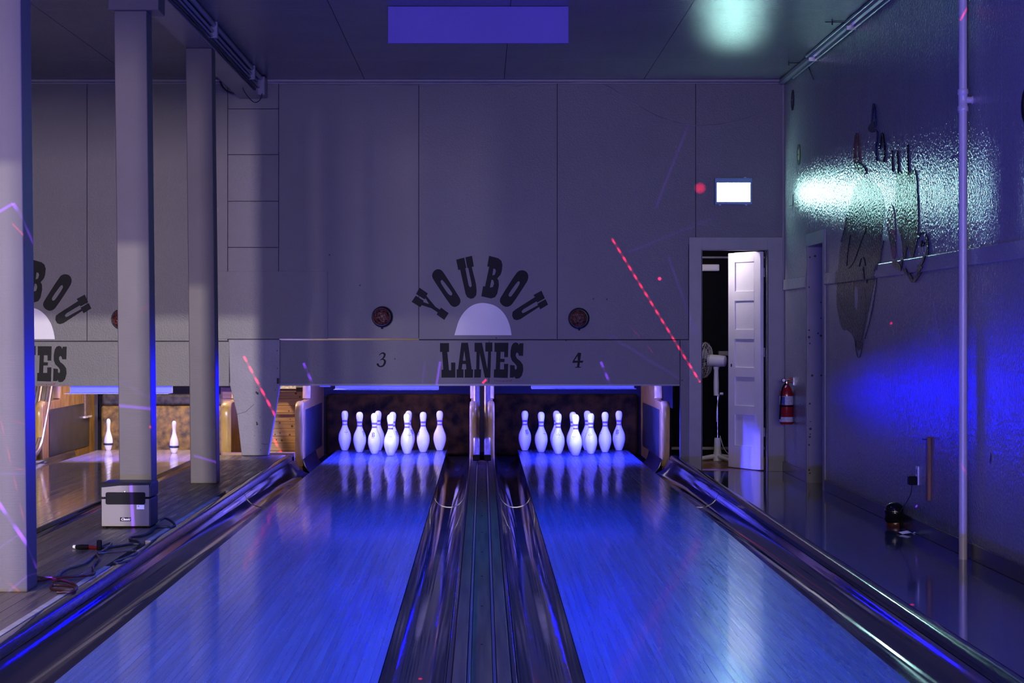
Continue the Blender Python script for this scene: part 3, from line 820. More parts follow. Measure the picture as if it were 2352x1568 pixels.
def pin(x, y, rot, label, group):
    r = thing('bowling_pin', label, 'bowling pin', (x, y, 0), group); r.rotation_euler = (0, 0, rot)
    for nm, me_, m_ in (('pin_body', ME_BODY, M_PIN), ('pin_base', ME_BASE, M_PINBASE), ('stripe', ME_S1, M_STRIPE), ('stripe', ME_S2, M_STRIPE), ('emblem', ME_B, M_PINMARK), ('maker_print', ME_C, M_PINMARK)):
        o = bpy.data.objects.new(nm, me_); COL.objects.link(o)
        if not me_.materials: me_.materials.append(m_)
        o.parent = r
    return r
DR4 = 18.71
ROWD = [DR4 - .792, DR4 - .528, DR4 - .264, DR4]
FB, FC = -math.pi / 2, math.pi / 2      # emblem, or maker print, towards the camera
names = [['head pin alone at the front'], ['left pin of the second row', 'right pin of the second row'],
         ['left pin of the third row', 'middle pin of the third row', 'right pin of the third row'],
         ['leftmost pin of the back row', 'second pin from the left in the back row', 'third pin from the left in the back row', 'rightmost pin of the back row']]
rack3 = [[(897, FC)], [(860, FB - .25), (935, FC + .5)], [(826, FB + 1.0), (902, FB + 1.0), (972, FB - 1.15)], [(792, FC + .35), (868.5, FC - .5), (938.5, FB + .85), (1010, FB + 1.35)]]
rack4 = [[(1322, FC - .35)], [(1282, FC), (1357, FC - .2)], [(1243, FC + .75), (1316, FC + 1.6), (1389.7, FC - 1.2)], [(1205.5, FB + .35), (1278, FC + 1.5), (1349, FC + .9), (1421.5, FB - .45)]]
for rack, ln in ((rack3, 'left rack'), (rack4, 'right rack')):
    for ri, row in enumerate(rack):
        for pi_, (px, rt) in enumerate(row):
            pin(PX(px, ROWD[ri]), ROWD[ri], rt, 'striped pin, %s in the %s' % (names[ri][pi_], ln), 'pins of the ' + ln)
# five-pin style pins with a rubber band on lane 2
FP = [(0, .85), (.3, 1.05), (1.2, 1.42), (2.1, 1.66), (2.9, 1.78), (3.9, 1.80), (5.0, 1.66), (6.3, 1.30), (7.6, .92), (8.6, .74), (9.6, .70), (10.6, .78), (11.5, .88), (12.2, .86), (12.8, .66), (13.1, .36), (13.2, 0)]
sf_ = [(p.x, max(p.y, 0)) for p in smoothline([(a, b, 0) for a, b in FP], 3)]
SC = INCH * .905
ME_F = MB().lathe([(r * SC, h * SC) for h, r in sf_], 28).mesh('pin_body', smooth=60)
ME_FB = MB().lathe([(1.72*SC, 2.15*SC), (2.0*SC, 2.2*SC), (2.08*SC, 2.5*SC), (2.08*SC, 2.75*SC), (2.0*SC, 3.0*SC), (1.78*SC, 3.05*SC)], 28).mesh('rubber_band', smooth=40)
for px, py, lab in ((249, 1033, 'small white pin with a dark rubber band, left of the second column'), (400, 1040.5, 'small white pin with a dark rubber band, between the second and third columns')):
    D = DG(py, 0) + .01
    D = min(D, 18.75)
    r = thing('banded_pin', lab, 'bowling pin', (PX(px, D), D, 0), 'banded pins on lane 2')
    for nm, me_, m_ in (('pin_body', ME_F, M_PIN), ('rubber_band', ME_FB, M_BAND)):
        o = bpy.data.objects.new(nm, me_); COL.objects.link(o)
        if not me_.materials: me_.materials.append(m_)
        o.parent = r

# ---- the columns
def column(D, label, cap=False, top=ZB):
    x1 = -1.905; x0 = x1 - .187
    r = thing('support_column', label, 'column', ((x0+x1)/2, D + .09, ZP), 'white columns on the platform')
    lean = -.035 * (top - ZP) / 3.1
    vs = []
    for z, dx in ((ZP, 0), (top, lean)):
        for (x, y) in ((x0, D), (x1, D), (x1, D + .187), (x0, D + .187)): vs.append((x + dx, y, z))
    MB().add(vs, [(0,3,2,1),(4,5,6,7),(0,1,5,4),(1,2,6,5),(2,3,7,6),(3,0,4,7)]).build('shaft', M_COLUMN, r, bevel=.005, seg=2)
    if cap:
        MB().box(-2.155, -1.865, D - .02, D + .21, 2.99, ZB - .001).build('capital_block', M_COLUMN, r, bevel=.003)
    return r
column(C1, 'nearest white column at the left edge, with its foot beside the cords')
column(C2, 'middle white column behind the box heater, topped by a square block', True, 2.99)
column(C3, 'farthest and thinnest white column, in front of the banded pin lane')

# ---- tapered pillar foot under the fascia
pr = thing('tapered_pillar', 'chipped grey stucco pillar foot tapering down between lanes 2 and 3', 'pillar', (WX(585), DW, ZP))
out = [(525.5, 779.5), (643.2, 779.5), (642.6, 881), (634, 935), (616, 1045.5), (555.5, 1045.5), (545, 951), (529, 886)]
MB().prism([(WX(a), WZ(b)) for a, b in out], None, lambda u, v, a: (u, a, v), DW - .012, DW + .10).build('pillar_face', M_PILLAR, pr, bevel=.004)
ch = MB()
for (a, b, r) in ((592, 903, .012), (589, 901, .009), (591, 974, .010), (590, 970, .007), (598, 958, .004), (637, 805, .005), (637, 846, .005), (590, 889, .004), (633, 895, .004), (585, 1000, .003), (599, 1033, .004)):
    ch.prism(chaikin([(WX(a) + r*math.cos(k*1.05)*random.uniform(.6, 1.2), WZ(b) + r*1.2*math.sin(k*1.05)*random.uniform(.6, 1.2)) for k in range(6)]), None, lambda u, v, q: (u, q, v), DW - .0132, DW - .011)
ch.build('plaster_chip', M_CHIP, pr)['kind'] = 'stuff'
MB().box(WX(636), WX(641.5), DW - .0132, DW - .011, WZ(881), WZ(868)).build('edge_chip', M_CHIP, pr)
ck = MB()
for pts in ([(545, 951), (565, 945), (576, 935), (584, 928)], [(601, 1018), (608, 1020), (616, 1019)]):
    ck.prism(ribbon([(WX(a), WZ(b)) for a, b in pts], .003), None, lambda u, v, q: (u, q, v), DW - .0128, DW - .011)
ck.build('crack', M_CHIP, pr)['kind'] = 'stuff'
# the column row goes on towards the approach (beside the camera, outside the frame)
for D_ in (5.35, 2.60):
    c_ = column(D_, 'column', False)
    for k_ in ('label', 'category', 'group'): del c_[k_]
    c_['kind'] = 'structure'

# ================================================================= PAINTED SIGNS
def flat_wall(poly, holes, y0=None, y1=None):
    y0 = DW - .0018 if y0 is None else y0
    return MB().prism(poly, holes, lambda u, v, a: (u, a, v), y0, DW + .001 if y1 is None else y1)
def cpt(lst): return [(WX(930 + a / 4.9), WZ(570 + b / 4.9)) for a, b in lst]
Y_ = [(165,443),(258,508),(243,535),(300,605),(345,660),(392,688),(408,668),(493,730),(443,806),(357,745),(370,722),(300,675),(190,640),(172,662),(75,602),(122,533),(212,590),(206,604),(272,628),(232,562),(222,575),(125,515)]
O1 = [(305,300),(320,262),(350,238),(385,234),(415,248),(440,280),(610,545),(628,585),(622,620),(600,645),(565,662),(535,655),(505,630),(325,360),(308,325)]
O1h = [(400,375),(410,355),(430,362),(525,490),(535,515),(525,532),(505,528),(480,505),(412,405)]
U1 = [(577,128),(668,105),(692,220),(680,224),(718,418),(735,440),(752,425),(748,390),(712,219),(702,222),(680,102),(755,84),(776,203),(752,211),(800,400),(808,480),(802,530),(772,562),(738,568),(702,550),(682,512),(622,240),(600,245)]
B_ = [(947,84),(1050,112),(1085,140),(1098,185),(1092,250),(1078,295),(1040,338),(1055,365),(1058,420),(1040,510),(1015,550),(970,565),(860,540),(880,425),(902,430),(948,210),(927,203)]
Bh = [[(995,228),(1015,232),(1024,255),(1012,295),(985,307)], [(975,352),(995,360),(1003,395),(990,435),(957,442)]]
O2 = [(1255,275),(1290,250),(1330,246),(1368,262),(1390,300),(1388,345),(1370,385),(1215,620),(1180,652),(1140,662),(1100,645),(1070,610),(1068,575),(1085,540)]
O2h = [(1262,380),(1285,368),(1294,385),(1285,415),(1205,535),(1180,548),(1166,532),(1172,505)]
U2 = [(1447,525),(1537,477),(1576,562),(1490,610),(1482,598),(1335,685),(1312,710),(1325,730),(1348,722),(1498,640),(1490,625),(1583,572),(1612,633),(1523,687),(1510,660),(1300,797),(1258,810),(1225,798),(1206,760),(1212,715),(1245,688),(1462,550)]
DOME = [(557,978),(575,915),(605,820),(650,740),(710,675),(780,633),(865,615),(950,625),(1030,655),(1100,715),(1150,790),(1180,870),(1195,940),(1200,978)]
L_ = [(395,1066),(497,1066),(497,1166),(477,1166),(497,1372),(520,1372),(520,1285),(568,1285),(568,1455),(412,1455),(412,1365),(432,1365),(418,1166),(395,1166)]
A_ = [(635,1063),(710,1063),(752,1362),(768,1362),(765,1455),(673,1455),(673,1362),(692,1362),(686,1302),(648,1302),(640,1362),(660,1362),(660,1455),(582,1455),(582,1362),(598,1362)]
Ah = [(668,1150),(653,1265),(684,1265)]
N_ = [(784,1063),(868,1063),(928,1360),(936,1162),(905,1162),(905,1060),(985,1060),(985,1162),(970,1162),(962,1455),(900,1455),(842,1180),(838,1362),(858,1362),(855,1455),(780,1455),(782,1362),(802,1362),(806,1165),(784,1165)]
E_ = [(1008,1063),(1166,1063),(1160,1225),(1118,1225),(1118,1165),(1078,1165),(1075,1242),(1124,1245),(1120,1280),(1073,1280),(1070,1362),(1115,1362),(1115,1300),(1162,1300),(1158,1460),(1000,1455),(1003,1362),(1022,1362),(1030,1165),(1008,1165)]
S_ = [(1290,1068),(1335,1068),(1330,1210),(1285,1210),(1275,1180),(1262,1172),(1250,1185),(1248,1210),(1262,1240),(1300,1270),(1328,1310),(1333,1370),(1318,1430),(1290,1462),(1255,1468),(1238,1458),(1232,1440),(1226,1455),(1180,1455),(1185,1312),(1235,1318),(1235,1350),(1245,1366),(1258,1355),(1260,1330),(1245,1305),(1205,1265),(1188,1220),(1188,1160),(1200,1100),(1220,1068),(1250,1058),(1275,1070),(1283,1092)]
sg = thing('painted_sign', 'black arched YOUBOU lettering over a white half dome, between the red lamps', 'sign', (WX(1107), DW, WZ(780)))
for nm, p, h in (('Y', Y_, None), ('O', O1, [O1h]), ('U', U1, None), ('B', B_, Bh), ('O', O2, [O2h]), ('U', U2, None)):
    if nm == 'O': p = chaikin(p, 1); h = [chaikin(q, 1) for q in h]
    flat_wall(cpt(p), [cpt(q) for q in h] if h else None).build('letter', M_BLACKP, sg)
flat_wall(cpt(smooth2 := [(p.x, p.y) for p in smoothline([(a, b, 0) for a, b in DOME], 3)]), None).build('half_dome', M_WHITE, sg)
sl = thing('painted_word', 'black slab LANES lettering on the fascia below the half dome', 'sign', (WX(1107), DW, WZ(882)))
for p, h in ((L_, None), (A_, [Ah]), (N_, None), (E_, None), (S_, None)):
    flat_wall(cpt(p), [cpt(q) for q in h] if h else None).build('letter', M_BLACKP, sl)
def squig(pts): return [(WX(a), WZ(b)) for a, b in pts]
for k, pts in enumerate(([(1135, 872), (1137, 876), (1139, 873), (1142, 875.5), (1146, 873.5), (1149, 875.5), (1153, 874.5)], [(1155, 877), (1156, 871.5), (1157, 876), (1161, 874), (1164, 876), (1168, 873.5), (1171, 875), (1175, 871.5)], [(1171, 872), (1173, 877), (1176, 871), (1178, 872)], [(1184, 876), (1188, 873), (1191, 876)], [(1194, 876), (1198, 873.5), (1203, 876)])):
    flat_wall(ribbon(squig(pts), .0042 if k < 3 else .002), None).build('signature_stroke', M_SIGN, sl)
# same pair of signs for lanes 1 and 2, half hidden by the nearest column
dx = (-1049) / 262.5; dzl = -8 / 262.5
for src, lab, dz_ in ((sg, 'black arched lettering ending BOU with half dome, cut off by the nearest column', -9 / 262.5), (sl, 'black slab lettering ending ES, cut off by the nearest column', dzl)):
    c = copy_tree(src); c.location = (src.location.x + dx, src.location.y, src.location.z + dz_)
    c['label'] = lab
n3 = [(262,1190),(285,1150),(320,1125),(360,1122),(392,1140),(402,1170),(390,1215),(355,1250),(392,1268),(410,1300),(400,1350),(370,1395),(330,1418),(280,1420),(240,1400),(218,1370),(222,1345),(245,1340),(262,1355),(272,1385),(300,1395),(335,1380),(360,1340),(365,1300),(350,1275),(318,1272),(284,1285),(286,1275),(335,1235),(358,1195),(358,1165),(340,1150),(310,1155),(285,1175),(266,1193)]
tag(flat_wall([(WX(840 + a/8.71), WZ(680 + b/8.71)) for a, b in n3], None).build('lane_number', M_BLACKP), 'black painted number three on the fascia, left of the slab lettering', 'lane number', 'lane numbers')
n4 = [(868,752),(890,755),(882,808),(904,808),(900,822),(880,822),(876,850),(888,852),(886,857),(845,857),(847,852),(860,850),(864,822),(828,824),(830,812)]
n4h = [(864,775),(842,808),(866,808)]
f4 = lambda q: [(WX(1040 + a/3.015), WZ(560 + b/3.015)) for a, b in q]
tag(flat_wall(f4(n4), [f4(n4h)]).build('lane_number', M_BLACKP), 'black painted number four on the fascia, right of the slab lettering', 'lane number', 'lane numbers')

# ---- round red lamps on the wall
def redlamp(px, py, dxr, label):
    x, z = WX(px), WZ(py)
    r = thing('round_red_lamp', label, 'lamp', (x, DW, z), 'round red lamps on the back wall')
    MB().lathe([(.095, 0), (.095, -.012), (.090, -.05), (.080, -.075), (.073, -.08), (.073, -.07)], 32, (x, DW, z), 'y').build('lamp_housing', M_BLACKG, r, smooth=40)
    x2 = x + dxr
    MB().lathe([(.080, -.076), (.080, -.084), (.075, -.088), (.071, -.084), (.071, -.076)], 32, (x2, DW, z), 'y', cap=False).build('lens_rim', M_LENSRIM, r, smooth=40)
    MB().lathe([(.0715, -.078), (.06, -.088), (.035, -.096), (0, -.099)], 32, (x2, DW, z), 'y', cap=False).build('lens', M_LENS, r, smooth=60)
    MB().box(x - .008, x + .008, DW - .08, DW - .06, z - .106, z - .088).build('clip', M_BLACK, r, bevel=.003)
redlamp(878.5, 727.5, -.004, 'round red lens lamp on the wall left of the arched lettering')
redlamp(1329.5, 731, -.006, 'round red lens lamp on the wall right of the arched lettering')
redlamp(281, 733, .0, 'round red lens lamp half hidden behind the middle column')

# ---- exit sign
ex = thing('exit_sign', 'glowing white and teal exit sign above the open door', 'exit sign', (WX(1682), DW, WZ(470)))
x0, x1, z0, z1 = WX(1640), WX(1725.5), WZ(470), WZ(410)
a0, a1, b0, b1 = WX(1645), WX(1721), WZ(464), WZ(421)
fr = MB().box(x0, x1, DW - .05, DW, z0, z1)
fr.box(x0, a0, DW - .062, DW - .05, z0, z1).box(a1, x1, DW - .062, DW - .05, z0, z1).box(a0, a1, DW - .062, DW - .05, z0, b0).box(a0, a1, DW - .062, DW - .05, b1, z1)
fr.build('sign_housing', M_EXITF, ex, bevel=.002)
MB().box(a0, a1, DW - .060, DW - .0505, b0, b1).build('light_panel', M_EXIT, ex)
for px, py in ((1652, 471), (1712, 471), (1710, 409)):
    MB().box(WX(px - 2.5), WX(px + 2.5), DW - .05, DW - .03, WZ(py + 1), WZ(py - 1)).build('latch', M_WHITE, ex)

# ---- open five-panel door
HX, HY = WX(1757), DW + .045
FXp, FYp = PX(1680, DG(1073, ZF)), DG(1073, ZF)
ang = math.atan2(FYp - HY, FXp - HX); wdt = math.hypot(FXp - HX, FYp - HY)
d1 = bpy.data.objects.new('door_1', None); COL.objects.link(d1); d1.location = (HX, HY, ZF); d1.rotation_euler = (0, 0, ang)
tag(d1, kind='structure')
def dpart(name, mb, m, par=d1, bev=.002):
    o = mb.build(name, m, None, bevel=bev); o.parent = par; return o
hd = WZ(577) - ZF
th = .036
rails = []
def zpy(py): return PZ(py, DW + .25) - ZF
prow = [(602, 668), (691, 756), (779, 843), (866, 931), (953, 1023)]
st = .10
lf = MB().box(.006, st, 0, th, .008, hd).box(wdt - st, wdt, 0, th, .008, hd)
edges = [hd] + [v for a, b in prow for v in (zpy(a), zpy(b))] + [.008]
for i in range(0, len(edges), 2): lf.box(st, wdt - st, 0, th, edges[i+1], edges[i])
dpart('door_frame', lf, M_DOOR, bev=.003)
for a, b in prow: dpart('door_panel', MB().box(st - .004, wdt - st + .004, .012, th - .012, zpy(b) - .004, zpy(a) + .004), M_DOOR, bev=0)
dpart('keyhole', MB().box(wdt - .058, wdt - .044, -.002, .0, zpy(843), zpy(836)).box(wdt - .058, wdt - .044, th, th + .002, zpy(843), zpy(836)), M_BLACK, bev=0)
for z in (.3, 1.0, 1.7): dpart('hinge', MB().lathe([(.007, z), (.007, z + .08)], 10, (.0, -.004, 0)), M_STEEL, bev=0)

# ---- things in the dark room
fx, fy = PX(1648, 18.55), 18.55
fn = thing('pedestal_fan', 'white pedestal fan standing in the dark doorway', 'fan', (fx, fy, ZF))
zb_ = ZF
for a in (.35, 1.92, 3.49, 5.06):
    d = Vector((math.cos(a), math.sin(a), 0))
    pts = [Vector((fx, fy, zb_ + .045)), Vector((fx, fy, zb_ + .03)) + d * .12, Vector((fx, fy, zb_ + .018)) + d * .25]
    MB().tube(pts, [.024, .02, .016], 8).build('foot', M_FAN, fn, smooth=50)
MB().lathe([(.045, .0), (.042, .05), (.034, .10), (.030, .21), (.026, .215)], 20, (fx, fy, zb_)).build('base_socket', M_FAN, fn, smooth=40)
ztop = PZ(845, fy)
MB().tube([(fx, fy, zb_ + .2), (fx, fy, PZ(905, fy))], .011, 12).build('pole', M_CHROME, fn, smooth=50)
MB().lathe([(.024, PZ(908, fy)), (.026, PZ(880, fy)), (.022, PZ(850, fy)), (.03, PZ(842, fy))], 16, (fx - .012, fy, 0)).build('neck', M_FAN, fn, smooth=40)
MB().lathe([(.012, 0), (.014, .03), (.008, .034)], 10, (fx + .02, fy - .01, PZ(904, fy)), 'x').build('height_knob', M_FAN, fn, smooth=40)
ax = Vector((-.88, .36, .05)).normalized(); u_ = ax.cross(Vector((0, 0, 1))).normalized(); v_ = u_.cross(ax)
hc = Vector((PX(1642, fy), fy, PZ(828, fy)))
MB().lathe([(.0, -.115), (.035, -.112), (.052, -.10), (.056, -.04), (.056, .04), (.05, .065), (.02, .07)], 24, hc, (ax, u_, v_)).build('motor_housing', M_FAN, fn, smooth=45)
gc = hc + ax * .10; gd = MB(); R = .168
def circ(r, off): return [gc + ax * off + (u_ * math.cos(2*math.pi*k/32) + v_ * math.sin(2*math.pi*k/32)) * r for k in range(33)]
for r, off in ((R, 0), (R*.97, .02), (R*.97, -.02), (R*.8, .045), (R*.8, -.04), (R*.55, .06), (R*.55, -.05), (R*.25, .065)): gd.tube(circ(r, off), .0022 if r < R else .005, 5, cap=False)
for k in range(36):
    a = 2*math.pi*k/36; dd = u_*math.cos(a) + v_*math.sin(a)
    for s in (1, -1):
        gd.tube([gc + dd*R*.15 + ax*s*.062, gc + dd*R*.55 + ax*s*.057, gc + dd*R*.8 + ax*s*.044, gc + dd*R + ax*0], .0011, 4, cap=False)
gd.build('guard', M_FANW, fn, smooth=60)
bl = MB()
for k in range(3):
    a = 2*math.pi*k/3 + .4
    pts = []
    for q in range(7):
        rr = .03 + .115 * q / 6; wv = .35 + .25 * math.sin(math.pi * q / 6)
        for s in (-1, 1):
            an = a + s * wv; pts.append(gc + (u_*math.cos(an) + v_*math.sin(an)) * rr + ax * s * .018)
    bl.add(pts, [(2*q, 2*q+1, 2*q+3, 2*q+2) for q in range(6)])
bl.build('blades', M_FAN, fn, smooth=60)
cp = smoothline([(fx + .012, fy - .02, PZ(905, fy)), (fx - .008, fy - .03, PZ(935, fy)), (fx - .012, fy - .03, PZ(968, fy))], 6)
MB().tube(cp, .004, 6).build('power_cord', M_FAN, fn, smooth=60)
cp = smoothline([(fx + .02, fy - .03, PZ(1000, fy)), (fx + .06, fy - .04, PZ(1030, fy)), (fx + .14, fy - .05, ZF + .03), (fx + .2, fy - .06, ZF + .008)], 6)
MB().tube(cp, .004, 6).build('power_cord', M_FAN, fn, smooth=60)
wl = thing('wall_lamp_bar', 'pale bar fixture high on the dark room wall', 'wall fixture', (PX(1630, 19.0), 19.03, PZ(615, 19)))
MB().box(PX(1596, 19), PX(1652, 19), 18.99, 19.06, PZ(622, 19), PZ(607, 19)).build('fixture_body', M_WHITE, wl, bevel=.006)
MB().box(PX(1600, 19), PX(1648, 19), 18.985, 18.99, PZ(619, 19), PZ(610, 19)).build('fixture_cover', M_WHITE, wl, bevel=.002)
wp_ = thing('wall_plate', 'small pale shelf plate on the dark wall beside the fan', 'wall plate', (PX(1662, 19), 19.03, PZ(812, 19)))
MB().box(PX(1650, 19), PX(1672, 19), 18.97, 19.06, PZ(817, 19), PZ(806, 19)).build('plate_body', M_TRIM, wp_, bevel=.004)
MB().box(PX(1653, 19), PX(1669, 19), 18.966, 18.971, PZ(815, 19), PZ(808, 19)).build('plate_lip', M_TRIM, wp_)

# ---- fire extinguisher
ED = 16.62; exx = PX(1806.5, ED)
fe = thing('fire_extinguisher', 'red fire extinguisher hanging in the corner beside the door', 'fire extinguisher', (exx, ED, PZ(974, ED)))
q = lambda py: PZ(py, ED)
MB().lathe([(.050, q(974)), (.057, q(971)), (.057, q(906)), (.054, q(900)), (.040, q(891)), (.024, q(884)), (.018, q(881))], 28, (exx, ED, 0)).build('cylinder', M_RED, fe, smooth=50)
MB().lathe([(.0578, q(929)), (.0578, q(909))], 28, (exx, ED, 0), cap=False).build('instruction_label', M_LABEL, fe, smooth=60)
MB().lathe([(.0577, q(968)), (.0577, q(957))], 28, (exx, ED, 0), cap=False).build('lower_label', M_LABEL, fe, smooth=60)
lb = MB()
for (a_, b_, c_, d_) in ((-2.5, -1.95, 927, 910), (-2.5, -1.9, 929, 927.4)):
    n = 5; vs = []
    for k in range(n + 1):
        an = a_ + (b_ - a_) * k / n
        for py in (c_, d_): vs.append((exx + .0582*math.cos(an), ED + .0582*math.sin(an), q(py)))
    lb.add(vs, [(2*k, 2*k+1, 2*k+3, 2*k+2) for k in range(n)])
lb.build('label_print', M_LABELB, fe)
MB().lathe([(.0595, q(934)), (.0595, q(930))], 28, (exx, ED, 0)).build('strap_band', M_BLACK, fe, smooth=40)
MB().lathe([(.016, q(884)), (.020, q(880)), (.016, q(873)), (.012, q(871))], 16, (exx, ED, 0)).build('valve', M_CHROME, fe, smooth=40)
MB().tube([(exx - .02, ED - .01, q(874)), (exx + .01, ED - .01, q(871)), (exx + .045, ED - .015, q(869.5)), (exx + .07, ED - .015, q(870.5))], [.006, .009, .009, .007], 8).build('carry_handle', M_RED, fe, smooth=50)
MB().tube([(exx - .02, ED - .01, q(878)), (exx + .02, ED - .012, q(877)), (exx + .05, ED - .012, q(878))], .006, 8).build('squeeze_lever', M_RED, fe, smooth=50)
MB().lathe([(.0, -.006), (.017, -.006), (.0175, .004), (0, .004)], 18, (exx - .028, ED - .02, q(873)), 'y').build('gauge_rim', M_BLACK, fe, smooth=40)
MB().lathe([(.0, -.008), (.013, -.0075), (.013, -.004)], 18, (exx - .028, ED - .02, q(873)), 'y').build('gauge_face', M_WHITE, fe, smooth=40)
MB().tube(smoothline([(exx - .008, ED - .012, q(880)), (exx - .03, ED - .03, q(886)), (exx - .045, ED - .04, q(898)), (exx - .052, ED - .03, q(925)), (exx - .06, ED - .02, q(962))], 5), .007, 8).build('hose', M_BLACK, fe, smooth=50)
MB().prism([(exx - .016, q(885)), (exx - .002, q(884)), (exx - .012, q(894)), (exx - .022, q(896))], None, lambda u, v, a: (u, a, v), ED - .034, ED - .032).build('inspection_tag', M_WHITE, fe)
MB().box(XW - .003, XW, ED - .03, ED + .03, q(884), q(866)).build('wall_bracket', M_STEEL, fe)

# ---- mural on the right wall
def RW2(px, py): D = DR(px, XW); return (D, PZ(py, D))
def clipz(poly, zlo, zhi):
    def cut(P, f, inter):
        out = []
        for i in range(len(P)):
            a = P[i]; b = P[(i+1) % len(P)]
            if f(a): out.append(a)
            if f(a) != f(b): out.append(inter(a, b))
        return out
    def at(zv): return lambda a, b: (a[0] + (b[0]-a[0]) * (zv-a[1]) / (b[1]-a[1]), zv)
    P = cut(poly, lambda p: p[1] >= zlo, at(zlo))
    if P: P = cut(P, lambda p: p[1] <= zhi, at(zhi))
    return P
mu = thing('wall_mural', 'faded hand painted mural of a green figure and a dark one on the right wall', 'mural', (XW, 13.0, PZ(820, 13.0)))
lay = [0]
def mural(name, pts, m, holes=None, smoothit=True, stroke=None):
    lay[0] += 1; off = .0006 + .00022 * lay[0]
    if stroke: P = [(p.x, p.y) for p in smoothline([(a, b, 0) for a, b in pts], 4)]; P = ribbon(P, stroke)
    else: P = chaikin(pts, 2) if smoothit else pts
    W2 = [RW2(a, b) for a, b in P]
    mb = MB().prism(W2, None, lambda u, v, a: (a, u, v), XW - off, XW + .001)
    C = clipz(W2, ZR0 + .002, ZR1 - .002)
    if len(C) >= 3: mb.prism(C, None, lambda u, v, a: (a, u, v), XW - .016 - off, XW - .015)
    return mb.build(name, m, mu)
mural('green_body', [(1952,470),(1946,505),(1938,548),(1929,568),(1926,610),(1922,660),(1921,700),(1926,722),(1930,745),(1938,760),(1945,756),(1960,770),(1966,795),(1974,810),(1982,778),(1992,728),(2000,690),(2010,640),(2018,615),(2022,570),(2030,510),(2033,470),(2022,430),(1990,405),(1962,425)], M_GREEN)
mural('dark_hem', [(1921,665),(1923,705),(1931,747),(1938,761),(1945,753),(1962,774),(1973,808),(1979,785),(1981,735),(1970,748),(1955,738),(1938,715),(1928,690)], M_MDARK)
mural('dark_fold', [(1976,668),(1983,656),(1989,675),(1990,710),(1985,745),(1978,785),(1974,770),(1974,715)], M_MDARK)
mural('pale_slit', [(1966,652),(1970,660),(1971,690),(1968,716),(1964,705),(1964,668)], M_MWHITE)
mural('ochre_patch', [(1957,645),(1961,645),(1961,665),(1958,670)], M_MORANGE)
mural('brown_sleeve', [(2018,515),(2027,512),(2023,580),(2013,628),(2006,612),(2009,560)], M_MBROWN)
mural('outline', [(2014,634),(2008,680),(1998,735),(1986,778)], M_MDARK, stroke=2.2)
mural('outline', [(1964,782),(1967,808),(1972,821),(1977,812),(1982,780)], M_MDARK, stroke=2.0)
mural('outline', [(1946,492),(1939,530),(1932,556)], M_MDARK, stroke=2.2)
mural('outline', [(2030,552),(2024,580),(2018,620)], M_MDARK, stroke=2.4)
mural('fold_line', [(1990,520),(1975,560),(1960,600),(1946,618)], M_MDARK, stroke=3)
mural('fold_line', [(1952,540),(1946,580),(1944,610)], M_MDARK, stroke=2.4)
mural('fold_line', [(1972,612),(1978,592),(1985,600),(1990,650)], M_MDARK, stroke=2.4)
mural('red_scarf', [(2040,470),(2053,470),(2058,530),(2060,585),(2051,600),(2046,560),(2037,520)], M_MRED)
mural('dark_body', [(2056,420),(2072,395),(2095,392),(2108,430),(2111,520),(2109,545),(2103,575),(2096,597),(2089,570),(2084,566),(2080,600),(2078,625),(2072,560),(2064,520),(2056,480)], M_MBLACK)
mural('green_patch', [(2058,400),(2064,388),(2072,398),(2070,430),(2060,430)], M_GREEN)
mural('green_patch', [(2092,395),(2102,385),(2108,420),(2104,470),(2096,470)], M_GREEN)
mural('brown_patch', [(2070,478),(2079,474),(2082,505),(2078,520),(2071,505)], M_MBROWN)
mural('dark_arm', [(2042,528),(2048,540),(2058,552),(2059,575),(2050,560),(2043,548)], M_MBLACK)
mural('dark_boot', [(2056,596),(2066,598),(2075,606),(2078,625),(2068,618),(2058,612)], M_MBLACK)
mural('pale_oval', [(2063,530),(2069,535),(2074,570),(2073,592),(2064,590),(2061,560)], M_MWHITE)
mural('face_ring', [(2109,548),(2114,537),(2121,534),(2129,544),(2132,565),(2130,590),(2124,605),(2116,612)], M_MBLACK, stroke=4.5)
mural('chin_line', [(2084,617),(2092,636),(2099,646),(2107,636),(2124,611)], M_MBLACK, stroke=7)
mural('face_mark', [(2116,567),(2119,552),(2121,565),(2125,556)], M_MBLACK, stroke=1.8)
for pts in ([(2050,345),(2050,370),(2051,395)], [(2062,346),(2063,370),(2064,400)], [(2086,332),(2086,360),(2087,400)]): mural('whisker', pts, M_MBLACK, stroke=1.9)
mural('orange_flame', [(1964,372),(1964,335),(1969,306),(1973,330),(1974,370)], M_MORANGE, stroke=3.2)
mural('blue_peak', [(2004,284),(2005,262),(2008,238),(2012,258),(2013,290)], M_MBLUE, stroke=2.6)
mural('blue_knot', [(2003,282),(2009,278),(2013,296),(2008,305),(2000,303),(1995,296),(1998,289)], M_MBLUE)
mural('blue_tail', [(2012,298),(2017,306),(2016,320),(2013,340),(2015,370)], M_MBLUE, stroke=2.6)
mural('dark_loop', [(2022,342),(2025,316),(2028,306),(2031,322),(2033,345),(2031,372)], M_MBLACK, stroke=2.8)
mural('orange_base', [(1964,370),(1974,372),(1988,385),(1992,398),(1980,402),(1967,392)], M_MBROWN)

